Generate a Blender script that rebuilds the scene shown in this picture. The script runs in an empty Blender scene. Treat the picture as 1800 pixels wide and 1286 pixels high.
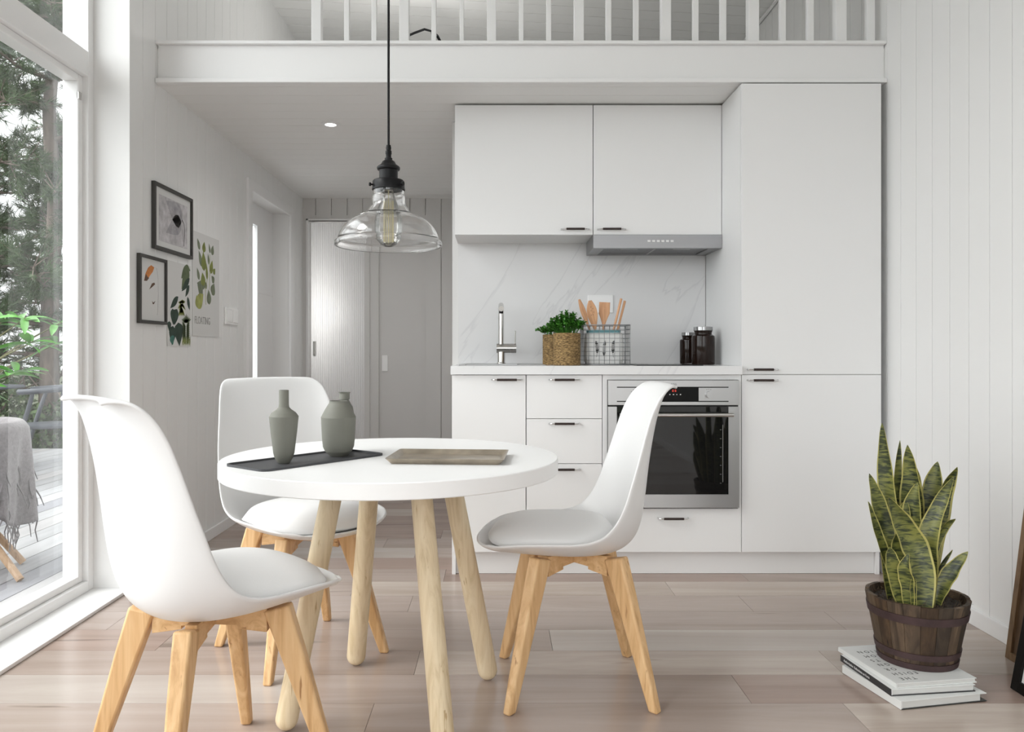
import bpy, bmesh, math, random
import numpy as np
from mathutils import Vector, Matrix
SC = bpy.context.scene
COL = SC.collection
PI = math.pi
H = 0.962                      # eye height of the camera

# ------------------------------------------------------------------ camera, sky, sun, exposure
cam_d = bpy.data.cameras.new('camera'); cam = bpy.data.objects.new('camera', cam_d); COL.objects.link(cam)
cam.location = (0, 0, H); cam.rotation_euler = (PI/2, 0, 0)
cam_d.sensor_width = 36; cam_d.lens = 1390/1800*36
cam_d.shift_x = 25/1800; cam_d.shift_y = -25/1800
cam_d.clip_start = 0.05; cam_d.clip_end = 200
SC.camera = cam
SC.view_settings.view_transform = 'Standard'; SC.view_settings.look = 'None'
SC.view_settings.gamma = 1; SC.view_settings.use_curve_mapping = False
SC.view_settings.exposure = 0.82
SC.cycles.use_denoising = True
SC.cycles.max_bounces = 12; SC.cycles.diffuse_bounces = 7; SC.cycles.glossy_bounces = 5
SC.cycles.transmission_bounces = 10; SC.cycles.transparent_max_bounces = 16
SC.cycles.sample_clamp_indirect = 6
SC.cycles.caustics_reflective = False; SC.cycles.caustics_refractive = False

WORLD = bpy.data.worlds.new('overcast_sky'); SC.world = WORLD; WORLD.use_nodes = True
wn = WORLD.node_tree.nodes; wl = WORLD.node_tree.links
bg = wn['Background']
wtc = wn.new('ShaderNodeTexCoord'); wdot = wn.new('ShaderNodeVectorMath'); wdot.operation = 'DOT_PRODUCT'
wdot.inputs[1].default_value = Vector((-0.78, -0.44, 0.50)).normalized()
wl.new(wtc.outputs['Generated'], wdot.inputs[0])
wmr = wn.new('ShaderNodeMapRange'); wmr.interpolation_type = 'SMOOTHSTEP'
wmr.inputs[1].default_value = -0.1; wmr.inputs[2].default_value = 1.0
wmr.inputs[3].default_value = 0.62; wmr.inputs[4].default_value = 2.85
wl.new(wdot.outputs['Value'], wmr.inputs[0]); wl.new(wmr.outputs[0], bg.inputs['Strength'])
bg.inputs['Color'].default_value = (0.965, 0.985, 1.0, 1)

sun_d = bpy.data.lights.new('hazy_sun', 'SUN'); sun = bpy.data.objects.new('hazy_sun', sun_d); COL.objects.link(sun)
sun_d.energy = .95; sun_d.angle = math.radians(26); sun_d.color = (1.0, 0.97, 0.93)
sun.rotation_euler = Vector((-0.72, -0.32, 0.80)).to_track_quat('Z', 'Y').to_euler()

def portal(name, loc, rot, sx, sy):
    d = bpy.data.lights.new(name, 'AREA'); d.shape = 'RECTANGLE'; d.size = sx; d.size_y = sy
    o = bpy.data.objects.new(name, d); COL.objects.link(o); o.location = loc; o.rotation_euler = rot
    d.cycles.is_portal = True
portal('window_daylight', (-1.78, 1.0, 1.6), (0, -PI/2, 0), 3.1, 4.4)
portal('rear_daylight', (0.1, -2.62, 1.5), (PI/2, 0, 0), 2.9, 2.7)

# ------------------------------------------------------------------ helpers
def P(px, py, Y):
    return Vector(((px-875)/1390*Y, Y, H-(py-618)/1390*Y))
def new(): return bmesh.new()
def bx(bm, x0, x1, y0, y1, z0, z1, M=None, mi=0):
    vs = [bm.verts.new(v) for v in ((x0,y0,z0),(x1,y0,z0),(x1,y1,z0),(x0,y1,z0),(x0,y0,z1),(x1,y0,z1),(x1,y1,z1),(x0,y1,z1))]
    if M is not None:
        for v in vs: v.co = M @ v.co
    for f in ((3,2,1,0),(4,5,6,7),(0,1,5,4),(1,2,6,5),(2,3,7,6),(3,0,4,7)):
        fc = bm.faces.new([vs[i] for i in f]); fc.material_index = mi
    return vs
def box(*a, **k):
    bm = new(); bx(bm, *a, **k); return bm
def frames(pts):
    n = len(pts); T = []
    for i in range(n):
        t = (pts[min(i+1,n-1)]-pts[max(i-1,0)]); T.append(t.normalized() if t.length > 1e-9 else Vector((0,0,1)))
    up = Vector((0,0,1)) if abs(T[0].z) < .9 else Vector((1,0,0))
    N = (up - T[0]*up.dot(T[0])).normalized(); out = []
    for t in T:
        N = (N - t*N.dot(t)); N = N.normalized() if N.length > 1e-6 else t.orthogonal().normalized()
        out.append((t, N, t.cross(N)))
    return out
def tube(bm, pts, r, n=10, mi=0, closed=False):
    pts = [Vector(p) for p in pts]; rr = r if isinstance(r, (list, tuple)) else [r]*len(pts)
    fr = frames(pts); rings = []
    for p, (t, N, B), q in zip(pts, fr, rr):
        rings.append([bm.verts.new(p + (N*math.cos(2*PI*k/n) + B*math.sin(2*PI*k/n))*q) for k in range(n)])
    m = len(rings)
    for i in range(m if closed else m-1):
        a, b = rings[i], rings[(i+1) % m]
        for k in range(n):
            f = bm.faces.new((a[k], a[(k+1)%n], b[(k+1)%n], b[k])); f.material_index = mi
    if not closed:
        f = bm.faces.new(rings[0][::-1]); f.material_index = mi
        f = bm.faces.new(rings[-1]); f.material_index = mi
def lathe(bm, prof, c=(0,0,0), n=48, mi=0, closed=False):
    """prof: (r, z) from the bottom outside upward; r=0 ends close the form"""
    c = Vector(c); rings = []
    for r, z in prof:
        if r < 1e-6: rings.append([bm.verts.new(c+Vector((0,0,z)))])
        else: rings.append([bm.verts.new(c+Vector((r*math.cos(2*PI*k/n), r*math.sin(2*PI*k/n), z))) for k in range(n)])
    m = len(rings)
    for i in range(m if closed else m-1):
        a, b = rings[i], rings[(i+1) % m]
        for k in range(n):
            k2 = (k+1) % n
            if len(a) == 1 and len(b) == 1: continue
            if len(a) == 1: f = bm.faces.new((a[0], b[k2], b[k]))
            elif len(b) == 1: f = bm.faces.new((a[k], a[k2], b[0]))
            else: f = bm.faces.new((a[k], a[k2], b[k2], b[k]))
            f.material_index = mi
def grid(bm, rows, mi=0, closed_v=False):
    vs = [[bm.verts.new(p) for p in r] for r in rows]
    for i in range(len(vs)-1):
        n = len(vs[i])
        for j in range(n if closed_v else n-1):
            f = bm.faces.new((vs[i][j], vs[i][(j+1)%n], vs[i+1][(j+1)%n], vs[i+1][j])); f.material_index = mi
    return vs
def smooth_pts(pts, k=6, closed=False):
    pts = [Vector(p) for p in pts]; out = []; n = len(pts)
    for i in range(n if closed else n-1):
        g = (lambda j: pts[j % n]) if closed else (lambda j: pts[max(0, min(n-1, j))])
        p0, p1, p2, p3 = g(i-1), g(i), g(i+1), g(i+2)
        for s in range(k):
            t = s/k
            out.append(0.5*((2*p1)+(p2-p0)*t+(2*p0-5*p1+4*p2-p3)*t*t+(3*p1-p0-3*p2+p3)*t**3))
    if not closed: out.append(pts[-1])
    return out
def extrude_poly(bm, pts, d, mi=0):
    """pts: closed planar outline (3D), d: Vector thickness"""
    a = [bm.verts.new(p) for p in pts]; b = [bm.verts.new(Vector(p)+d) for p in pts]; n = len(pts)
    f = bm.faces.new(a); f.material_index = mi; f = bm.faces.new(b[::-1]); f.material_index = mi
    for i in range(n):
        f = bm.faces.new((a[i], b[i], b[(i+1)%n], a[(i+1)%n])); f.material_index = mi

ROOTLOC = {}
def mk(name, bm, mats, parent=None, loc=(0,0,0), smooth=True, ang=35, bev=0, bseg=2, sub=0, sol=0, soff=-1, fixn=True):
    if fixn: bmesh.ops.recalc_face_normals(bm, faces=bm.faces[:])
    me = bpy.data.meshes.new(name)
    off = Vector(loc)
    if parent is not None: off = ROOTLOC[parent.name]
    if off.length: bmesh.ops.translate(bm, verts=bm.verts[:], vec=-off)
    bm.to_mesh(me); bm.free()
    for m in (mats if isinstance(mats, (list, tuple)) else [mats]): me.materials.append(m)
    o = bpy.data.objects.new(name, me); COL.objects.link(o)
    if parent is not None: o.parent = parent
    else: o.location = off
    ROOTLOC[o.name] = off
    if smooth:
        me.polygons.foreach_set('use_smooth', [True]*len(me.polygons))
        if ang < 180 and not sub: me.set_sharp_from_angle(angle=math.radians(ang))
    else: me.polygons.foreach_set('use_smooth', [False]*len(me.polygons))
    if sol:
        m = o.modifiers.new('thickness', 'SOLIDIFY'); m.thickness = sol; m.offset = soff
    if sub:
        m = o.modifiers.new('subsurf', 'SUBSURF'); m.levels = sub; m.render_levels = sub
    if bev:
        m = o.modifiers.new('edge', 'BEVEL'); m.width = bev; m.segments = bseg; m.limit_method = 'ANGLE'; m.angle_limit = math.radians(40)
        m.harden_normals = False
    return o
def tag(o, label, cat, group=None, kind=None):
    o['label'] = label; o['category'] = cat
    if group: o['group'] = group
    if kind: o['kind'] = kind
    return o
def thing(name, label, cat, loc=(0,0,0), group=None):
    o = bpy.data.objects.new(name, None); COL.objects.link(o); o.location = loc; o.empty_display_size = .05
    ROOTLOC[o.name] = Vector(loc)
    return tag(o, label, cat, group)
def struct(name, bm, mats, **k):
    o = mk(name, bm, mats, **k)
    if o.parent is None: o['kind'] = 'structure'
    return o
def sroot(name, loc=(0,0,0)):
    o = bpy.data.objects.new(name, None); COL.objects.link(o); o.location = loc; o['kind'] = 'structure'
    ROOTLOC[o.name] = Vector(loc); return o
def dup(root, loc, rz=None):
    def cp(o, par):
        c = o.copy(); COL.objects.link(c); c.parent = par; ROOTLOC[c.name] = ROOTLOC.get(o.name, Vector())
        for ch in [x for x in bpy.data.objects if x.parent == o and x != c]: cp(ch, c)
        return c
    c = cp(root, None); c.location = loc
    if rz is not None: c.rotation_euler.z = rz
    return c
def text_bm(s, size, depth, M, extrude=True, align='CENTER', sx=1.0):
    cu = bpy.data.curves.new('t', 'FONT'); cu.body = s; cu.size = size; cu.align_x = align; cu.extrude = depth/2
    cu.resolution_u = 3
    ob = bpy.data.objects.new('t', cu)
    me = bpy.data.meshes.new_from_object(ob)
    bm = new(); bm.from_mesh(me); bpy.data.meshes.remove(me); bpy.data.objects.remove(ob); bpy.data.curves.remove(cu)
    for v in bm.verts: v.co = M @ Vector((v.co.x*sx, v.co.y, v.co.z))
    return bm
def axes(o, x, y, z):
    M = Matrix.Identity(4)
    for i, a in enumerate((x, y, z)):
        for j in range(3): M[j][i] = a[j]
    for j in range(3): M[j][3] = o[j]
    return M
def join(bm, other):
    me = bpy.data.meshes.new('tmp'); other.to_mesh(me); other.free(); bm.from_mesh(me); bpy.data.meshes.remove(me)

# ------------------------------------------------------------------ materials
def mat(name, col, rough=.5, metal=0, spec=.5, coat=0, trans=0, ior=1.45, emit=None, es=0, bump=0, bscale=60, var=0, vscale=4, stretch=(1,1,1), sheen=0, alpha=1):
    m = bpy.data.materials.new(name); m.use_nodes = True; nt = m.node_tree; b = nt.nodes['Principled BSDF']
    b.inputs['Base Color'].default_value = (*col, 1); b.inputs['Roughness'].default_value = rough
    b.inputs['Metallic'].default_value = metal; b.inputs['Specular IOR Level'].default_value = spec
    b.inputs['Coat Weight'].default_value = coat; b.inputs['Coat Roughness'].default_value = .08
    b.inputs['Transmission Weight'].default_value = trans; b.inputs['IOR'].default_value = ior
    b.inputs['Sheen Weight'].default_value = sheen
    if emit: b.inputs['Emission Color'].default_value = (*emit, 1); b.inputs['Emission Strength'].default_value = es
    tc = nt.nodes.new('ShaderNodeTexCoord'); mp = nt.nodes.new('ShaderNodeMapping'); mp.inputs['Scale'].default_value = stretch
    nt.links.new(tc.outputs['Object'], mp.inputs[0])
    if var:
        n = nt.nodes.new('ShaderNodeTexNoise'); n.inputs['Scale'].default_value = vscale; n.inputs['Detail'].default_value = 4
        nt.links.new(mp.outputs[0], n.inputs['Vector'])
        r = nt.nodes.new('ShaderNodeValToRGB')
        r.color_ramp.elements[0].color = (*[c*(1-var) for c in col], 1); r.color_ramp.elements[1].color = (*[min(1,c*(1+var)) for c in col], 1)
        r.color_ramp.elements[0].position = .3; r.color_ramp.elements[1].position = .7
        nt.links.new(n.outputs['Fac'], r.inputs[0]); nt.links.new(r.outputs[0], b.inputs['Base Color'])
    if bump:
        n2 = nt.nodes.new('ShaderNodeTexNoise'); n2.inputs['Scale'].default_value = bscale; n2.inputs['Detail'].default_value = 3
        nt.links.new(mp.outputs[0], n2.inputs['Vector'])
        bp = nt.nodes.new('ShaderNodeBump'); bp.inputs['Strength'].default_value = bump; bp.inputs['Distance'].default_value = .004
        nt.links.new(n2.outputs['Fac'], bp.inputs['Height']); nt.links.new(bp.outputs[0], b.inputs['Normal'])
    return m
def wood(name, dark, mid, light, axis='Z', scale=1.0, rough=.5, cracks=None, bump=.25, grain=26, attr=None, spec=.4):
    m = bpy.data.materials.new(name); m.use_nodes = True; nt = m.node_tree; L = nt.links; b = nt.nodes['Principled BSDF']
    b.inputs['Roughness'].default_value = rough; b.inputs['Specular IOR Level'].default_value = spec
    tc = nt.nodes.new('ShaderNodeTexCoord'); mp = nt.nodes.new('ShaderNodeMapping')
    s = {'X': (.09,1,1), 'Y': (1,.09,1), 'Z': (1,1,.09)}[axis]; mp.inputs['Scale'].default_value = [q*scale for q in s]
    L.new(tc.outputs['Object'], mp.inputs[0]); src = mp.outputs[0]
    if attr:
        at = nt.nodes.new('ShaderNodeAttribute'); at.attribute_name = attr
        ad = nt.nodes.new('ShaderNodeVectorMath'); ad.operation = 'MULTIPLY_ADD'
        ad.inputs[1].default_value = (37.1, 17.7, 9.3); L.new(at.outputs['Color'], ad.inputs[0]); L.new(src, ad.inputs[2]); src = ad.outputs[0]
    n = nt.nodes.new('ShaderNodeTexNoise'); n.inputs['Scale'].default_value = grain; n.inputs['Detail'].default_value = 8
    n.inputs['Roughness'].default_value = .6; n.inputs['Distortion'].default_value = 1.2; L.new(src, n.inputs['Vector'])
    r = nt.nodes.new('ShaderNodeValToRGB'); e = r.color_ramp.elements
    e[0].position = .3; e[0].color = (*dark, 1); e[1].position = .72; e[1].color = (*light, 1)
    k = e.new(.5); k.color = (*mid, 1); L.new(n.outputs['Fac'], r.inputs[0]); out = r.outputs[0]
    if cracks:
        n3 = nt.nodes.new('ShaderNodeTexNoise'); n3.inputs['Scale'].default_value = grain*2.2; n3.inputs['Detail'].default_value = 3
        n3.inputs['Distortion'].default_value = .6; L.new(src, n3.inputs['Vector'])
        r3 = nt.nodes.new('ShaderNodeValToRGB'); r3.color_ramp.elements[0].position = .66; r3.color_ramp.elements[0].color = (0,0,0,1)
        r3.color_ramp.elements[1].position = .73; r3.color_ramp.elements[1].color = (1,1,1,1); L.new(n3.outputs['Fac'], r3.inputs[0])
        mx = nt.nodes.new('ShaderNodeMix'); mx.data_type = 'RGBA'; L.new(r3.outputs[0], mx.inputs[0]); L.new(out, mx.inputs[6])
        mx.inputs[7].default_value = (*cracks, 1); out = mx.outputs[2]
    if attr:
        mul = nt.nodes.new('ShaderNodeMix'); mul.data_type = 'RGBA'; mul.blend_type = 'MULTIPLY'; mul.inputs[0].default_value = 1
        L.new(out, mul.inputs[6]); L.new(at.outputs['Color'], mul.inputs[7]); out = mul.outputs[2]
    L.new(out, b.inputs['Base Color'])
    bp = nt.nodes.new('ShaderNodeBump'); bp.inputs['Strength'].default_value = bump; bp.inputs['Distance'].default_value = .002
    L.new(n.outputs['Fac'], bp.inputs['Height']); L.new(bp.outputs[0], b.inputs['Normal'])
    return m
def thin_glass(name, tint=(1,1,1), gain=1.0, rough=0.0):
    m = bpy.data.materials.new(name); m.use_nodes = True; nt = m.node_tree; L = nt.links
    nt.nodes.remove(nt.nodes['Principled BSDF']); out = nt.nodes['Material Output']
    t = nt.nodes.new('ShaderNodeBsdfTransparent'); t.inputs[0].default_value = (*tint, 1)
    g = nt.nodes.new('ShaderNodeBsdfGlossy'); g.inputs['Roughness'].default_value = rough
    f = nt.nodes.new('ShaderNodeFresnel'); f.inputs[0].default_value = 1.5
    mu = nt.nodes.new('ShaderNodeMath'); mu.operation = 'MULTIPLY'; mu.inputs[1].default_value = gain; mu.use_clamp = True
    x = nt.nodes.new('ShaderNodeMixShader')
    L.new(f.outputs[0], mu.inputs[0]); L.new(mu.outputs[0], x.inputs[0]); L.new(t.outputs[0], x.inputs[1]); L.new(g.outputs[0], x.inputs[2]); L.new(x.outputs[0], out.inputs[0])
    return m

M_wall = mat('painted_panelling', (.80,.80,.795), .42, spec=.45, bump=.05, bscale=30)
M_plain = mat('painted_plaster', (.76,.76,.755), .55, bump=.04, bscale=80)
M_ceil = mat('painted_ceiling_boards', (.82,.82,.81), .6, bump=.04, bscale=50)
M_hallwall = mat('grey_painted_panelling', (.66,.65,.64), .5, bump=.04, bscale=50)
M_trim = mat('gloss_white_trim', (.82,.82,.82), .35, bump=.02, bscale=60)
M_frame = mat('window_frame_paint', (.84,.84,.84), .35, bump=.02, bscale=60)
M_cab = mat('matt_white_cabinet', (.80,.80,.80), .38, spec=.5, bump=.015, bscale=90)
M_shell = mat('white_moulded_plastic', (.77,.77,.77), .33, spec=.5, bump=.01, bscale=120)
M_pad = mat('white_faux_leather', (.84,.84,.84), .42, spec=.4, bump=.06, bscale=260)
M_top = mat('white_laminate', (.87,.87,.87), .45, spec=.4, bump=.01, bscale=150)
M_oak = wood('oiled_oak', (.50,.29,.125), (.66,.42,.21), (.76,.53,.29), 'Z', 1.0, .45, cracks=(.36,.19,.08), grain=34)
M_oakx = wood('oiled_oak_rail', (.50,.29,.125), (.66,.42,.21), (.76,.53,.29), 'X', 1.0, .45, cracks=(.36,.19,.08), grain=34)
M_beech = wood('pale_beech', (.56,.44,.27), (.69,.565,.38), (.76,.645,.46), 'Z', 1.0, .5, cracks=(.45,.32,.17), grain=38)
M_blackmetal = mat('satin_black_metal', (.009,.009,.010), .38, spec=.22, bump=.02, bscale=200)
M_black = mat('matt_black', (.02,.02,.02), .5, bump=.03, bscale=150)
M_steel = mat('brushed_steel', (.50,.50,.50), .34, metal=1, bump=.03, bscale=40, stretch=(1,1,30))
M_hood = mat('hood_steel', (.36,.36,.37), .4, metal=.85, bump=.03, bscale=40, stretch=(1,1,30))
M_filter = mat('hood_filter_mesh', (.22,.22,.23), .45, metal=.8, bump=.5, bscale=300)
M_chrome = mat('polished_chrome', (.72,.72,.72), .1, metal=1, bump=.01, bscale=30)
M_nickel = mat('brushed_nickel', (.62,.61,.59), .2, metal=1, bump=.02, bscale=40)
M_leather = mat('brown_black_leather', (.028,.016,.013), .5, bump=.2, bscale=200)
M_ovenglass = mat('black_oven_glass', (.008,.008,.008), .03, spec=.6, bump=.002, bscale=20)
M_hob = mat('black_hob_glass', (.01,.01,.01), .12, bump=.002, bscale=20)
M_display = mat('black_display', (.006,.006,.006), .3, spec=.15, bump=.005, bscale=20)
M_ink = mat('dark_print_ink', (.03,.03,.03), .6, bump=.01, bscale=60)
M_white = mat('pale_print', (.75,.75,.75), .6, bump=.01, bscale=60)
M_sageclay = mat('sage_stoneware', (.185,.185,.158), .62, bump=.08, bscale=160, var=.05, vscale=12)
M_slate = mat('slate_grey_tray', (.065,.066,.071), .5, bump=.08, bscale=200)
M_bronze = mat('tarnished_metal_tray', (.40,.345,.275), .28, metal=.6, bump=.06, bscale=40, var=.3, vscale=14)
M_glasspane = thin_glass('window_glass', (.97,.985,.975), 1.7)
M_bulb = thin_glass('bulb_glass', (.985,.985,.97), .9)
M_shadeglass = mat('clear_blown_glass', (1,1,1), .0, trans=1, ior=1.46)
M_fil = mat('amber_filament', (.66,.62,.40), .4, emit=(1.0,.90,.55), es=.12, bump=.02, bscale=60)
M_jar = mat('dark_amber_glass', (.014,.007,.005), .08, spec=.35, coat=0, bump=.002, bscale=10)
M_lidglass = mat('lid_glass', (.35,.35,.35), .08, metal=.5, bump=.002, bscale=10)
M_dkplastic = mat('dark_outdoor_metal', (.055,.062,.075), .45, bump=.03, bscale=100)
M_spoon = wood('cherry_wood_spoon', (.50,.26,.13), (.64,.36,.20), (.72,.44,.26), 'Z', 2.2, .5, grain=30)
M_wire = mat('galvanised_wire', (.34,.35,.36), .35, metal=.9, bump=.03, bscale=200)
M_bag = mat('white_cotton', (.74,.74,.73), .85, bump=.15, bscale=300, sheen=.2)
M_teal = mat('teal_lining', (.16,.33,.36), .85, bump=.15, bscale=300)
M_herb = mat('parsley_leaf', (.05,.19,.02), .5, var=.5, vscale=45, bump=.1, bscale=80)
M_pine = mat('pine_needles', (.050,.092,.030), .55, var=.6, vscale=2.2, bump=.05, bscale=30)
M_bark = mat('pine_bark', (.16,.125,.105), .85, bump=.8, bscale=22, var=.35, vscale=14, stretch=(1,1,.3))
M_hedge = mat('hedge_leaf', (.055,.095,.030), .55, var=.6, vscale=5, bump=.05, bscale=30)
M_broad = mat('glossy_green_leaf', (.075,.25,.03), .32, var=.35, vscale=14, bump=.08, bscale=40, spec=.6)
M_stem = mat('green_brown_stem', (.13,.12,.05), .6, bump=.1, bscale=60)
M_soil = mat('dry_soil', (.035,.026,.02), .9, bump=.9, bscale=60, var=.4, vscale=40)
M_straw = mat('dry_straw', (.10,.07,.045), .8, var=.4, vscale=60, bump=.1, bscale=60)
M_iron = mat('rusted_hoop', (.058,.034,.034), .6, metal=.2, bump=.3, bscale=60, var=.25, vscale=20)
M_throw = mat('grey_wool_throw', (.20,.185,.19), .95, bump=.5, bscale=260, var=.2, vscale=80, sheen=.3)
M_rattan = wood('rattan_cane', (.26,.15,.08), (.42,.27,.16), (.50,.34,.21), 'Z', 2, .45, grain=22)
M_paper = mat('book_paper', (.62,.62,.60), .7, bump=.15, bscale=50, stretch=(1,1,30))
M_cover = mat('white_book_cover', (.70,.71,.70), .42, bump=.01, bscale=50)
M_spine = mat('charcoal_spine', (.035,.035,.037), .5, bump=.03, bscale=80)
M_picblack = mat('black_picture_frame', (.006,.005,.004), .5, spec=.15, bump=.05, bscale=90)
M_picgrey = mat('charcoal_picture_frame', (.05,.048,.044), .45, bump=.05, bscale=90)
M_picwood = wood('walnut_picture_frame', (.09,.05,.02), (.17,.10,.05), (.23,.14,.07), 'Z', 1.5, .5, grain=30)
M_mat = mat('picture_mount', (.66,.66,.65), .7, bump=.02, bscale=200)
M_switch = mat('glossy_switch_plastic', (.92,.92,.92), .2, bump=.005, bscale=20)
M_lamp = mat('downlight_lens', (1,1,1), .4, emit=(1,.98,.95), es=6)
M_ground = mat('forest_floor', (.07,.08,.045), .95, bump=.6, bscale=6, var=.5, vscale=2)

# ribbon of colour per stave / per board comes from a colour attribute holding each board's own tone
M_floor = wood('washed_oak_floorboards', (.385,.325,.285), (.475,.415,.375), (.56,.505,.465), 'X', 1.0, .21, cracks=(.31,.26,.225), bump=.05, grain=5.0, attr='board', spec=.5)
M_deck = wood('weathered_deck_boards', (.33,.33,.34), (.40,.40,.41), (.46,.46,.47), 'Y', 1.0, .6, grain=9, attr='board', bump=.3)
M_stave = wood('old_barrel_staves', (.07,.052,.038), (.16,.122,.088), (.33,.255,.175), 'Z', 1.0, .7, cracks=(.02,.013,.01), grain=26, attr='board', bump=.9)

def marble():
    m = bpy.data.materials.new('white_veined_marble'); m.use_nodes = True; nt = m.node_tree; L = nt.links; b = nt.nodes['Principled BSDF']
    b.inputs['Roughness'].default_value = .22
    tc = nt.nodes.new('ShaderNodeTexCoord'); m0 = nt.nodes.new('ShaderNodeMapping'); m0.inputs['Rotation'].default_value = (0, -.66, 0); m0.inputs['Location'].default_value = (.35, 0, .1); L.new(tc.outputs['Object'], m0.inputs[0])
    mp = nt.nodes.new('ShaderNodeMapping'); L.new(m0.outputs[0], mp.inputs[0])
    n = nt.nodes.new('ShaderNodeTexNoise'); n.inputs['Scale'].default_value = .95; n.inputs['Detail'].default_value = 6; n.inputs['Distortion'].default_value = .8
    mp.inputs['Scale'].default_value = (1.9, 1, .55); L.new(mp.outputs[0], n.inputs['Vector'])
    r = nt.nodes.new('ShaderNodeValToRGB'); e = r.color_ramp.elements
    e[0].position = .40; e[0].color = (.725,.725,.73,1); e[1].position = .60; e[1].color = (.74,.74,.745,1)
    for p, c in ((.492,(.722,.722,.727)),(.50,(.645,.645,.655)),(.503,(.722,.722,.727))):
        q = e.new(p); q.color = (*c, 1)
    L.new(n.outputs['Fac'], r.inputs[0]); L.new(r.outputs[0], b.inputs['Base Color'])
    return m
M_marble = marble()

def snake_mat():
    m = bpy.data.materials.new('snake_plant_leaf'); m.use_nodes = True; nt = m.node_tree; L = nt.links; b = nt.nodes['Principled BSDF']
    b.inputs['Roughness'].default_value = .4
    tc = nt.nodes.new('ShaderNodeTexCoord'); mp = nt.nodes.new('ShaderNodeMapping'); L.new(tc.outputs['Object'], mp.inputs[0])
    mp.inputs['Scale'].default_value = (.22, .22, 1)
    n = nt.nodes.new('ShaderNodeTexNoise'); n.inputs['Scale'].default_value = 100; n.inputs['Detail'].default_value = 5; n.inputs['Distortion'].default_value = 1.3
    L.new(mp.outputs[0], n.inputs['Vector'])
    n2 = nt.nodes.new('ShaderNodeTexNoise'); n2.inputs['Scale'].default_value = 14; n2.inputs['Detail'].default_value = 2; L.new(tc.outputs['Object'], n2.inputs['Vector'])
    ad = nt.nodes.new('ShaderNodeMath'); ad.operation = 'MULTIPLY_ADD'; ad.inputs[1].default_value = .45; L.new(n2.outputs['Fac'], ad.inputs[0]); L.new(n.outputs['Fac'], ad.inputs[2])
    r = nt.nodes.new('ShaderNodeValToRGB'); e = r.color_ramp.elements
    e[0].position = .62; e[0].color = (.020,.028,.010,1); e[1].position = .84; e[1].color = (.19,.195,.045,1)
    q = e.new(.71); q.color = (.085,.10,.026,1)
    L.new(ad.outputs[0], r.inputs[0]); L.new(r.outputs[0], b.inputs['Base Color'])
    return m
M_snake = snake_mat(); M_margin = mat('yellow_leaf_margin', (.42,.38,.12), .45, var=.2, vscale=30, bump=.05, bscale=80)
def basket_mat():
    m = bpy.data.materials.new('woven_seagrass'); m.use_nodes = True; nt = m.node_tree; L = nt.links; b = nt.nodes['Principled BSDF']
    b.inputs['Roughness'].default_value = .75
    tc = nt.nodes.new('ShaderNodeTexCoord'); mp = nt.nodes.new('ShaderNodeMapping'); L.new(tc.outputs['Object'], mp.inputs[0]); mp.inputs['Scale'].default_value = (.5,.5,1.5)
    n = nt.nodes.new('ShaderNodeTexNoise'); n.inputs['Scale'].default_value = 170; n.inputs['Detail'].default_value = 3; L.new(mp.outputs[0], n.inputs['Vector'])
    r = nt.nodes.new('ShaderNodeValToRGB'); e = r.color_ramp.elements
    e[0].position = .35; e[0].color = (.085,.048,.014,1); e[1].position = .68; e[1].color = (.40,.26,.105,1)
    L.new(n.outputs['Fac'], r.inputs[0]); L.new(r.outputs[0], b.inputs['Base Color'])
    bp = nt.nodes.new('ShaderNodeBump'); bp.inputs['Strength'].default_value = .7; bp.inputs['Distance'].default_value = .004
    L.new(n.outputs['Fac'], bp.inputs['Height']); L.new(bp.outputs[0], b.inputs['Normal'])
    return m
M_basket = basket_mat()

# ================================================================== ROOM SHELL
XL, XR = -1.48, 1.682
def groove_profile(a0, a1, first, step, w=.0035, d=.0035):
    """(a, depth) points of a boarded face between a0 and a1 with a groove every step"""
    pts = [(a0, 0)]; k = math.ceil((a0+w-first)/step)
    while True:
        g = first + k*step; k += 1
        if g > a1-w: break
        pts += [(g-w/2, 0), (g-w/2+.0006, d), (g+w/2-.0006, d), (g+w/2, 0)]
    return pts + [(a1, 0)]
def board_wall_x(bm, X, y0, y1, z0, z1, first, step, nx, th):   # face at X, looking along nx
    pr = groove_profile(y0, y1, first, step)
    out = [Vector((X - nx*d, a, z0)) for a, d in pr] + [Vector((X-nx*th, y1, z0)), Vector((X-nx*th, y0, z0))]
    extrude_poly(bm, out, Vector((0,0,z1-z0)))
def board_wall_y(bm, Y, x0, x1, z0, z1, first, step, ny, th):
    pr = groove_profile(x0, x1, first, step, w=.0065, d=.012)
    out = [Vector((a, Y - ny*d, z0)) for a, d in pr] + [Vector((x1, Y-ny*th, z0)), Vector((x0, Y-ny*th, z0))]
    extrude_poly(bm, out, Vector((0,0,z1-z0)))
random.seed(5)
def board_floor(x0, x1, y0, y1, z, first, step, length, offs, tones, along='X', th=.014, gap=.0012):
    bm = new(); lay = bm.loops.layers.color.new('board')
    k = math.floor((y0-first)/step)
    while first + k*step < y1:
        a0, a1 = max(y0, first+k*step), min(y1, first+(k+1)*step)
        off = offs.get(k, random.uniform(0, length)); j = math.floor((x0-off)/length)
        while off + j*length < x1:
            b0, b1 = max(x0, off+j*length), min(x1, off+(j+1)*length)
            if b1-b0 > .01 and a1-a0 > .01:
                t = random.choice(tones)
                nf = len(bm.faces)
                if along == 'X': bx(bm, b0+gap/2, b1-gap/2, a0+gap/2, a1-gap/2, z-th, z)
                else: bx(bm, a0+gap/2, a1-gap/2, b0+gap/2, b1-gap/2, z-th, z)
                bm.faces.ensure_lookup_table()
                for f in bm.faces[nf:]:
                    for l in f.loops: l[lay] = (*t, 1)
            j += 1
        k += 1
    return bm
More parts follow.
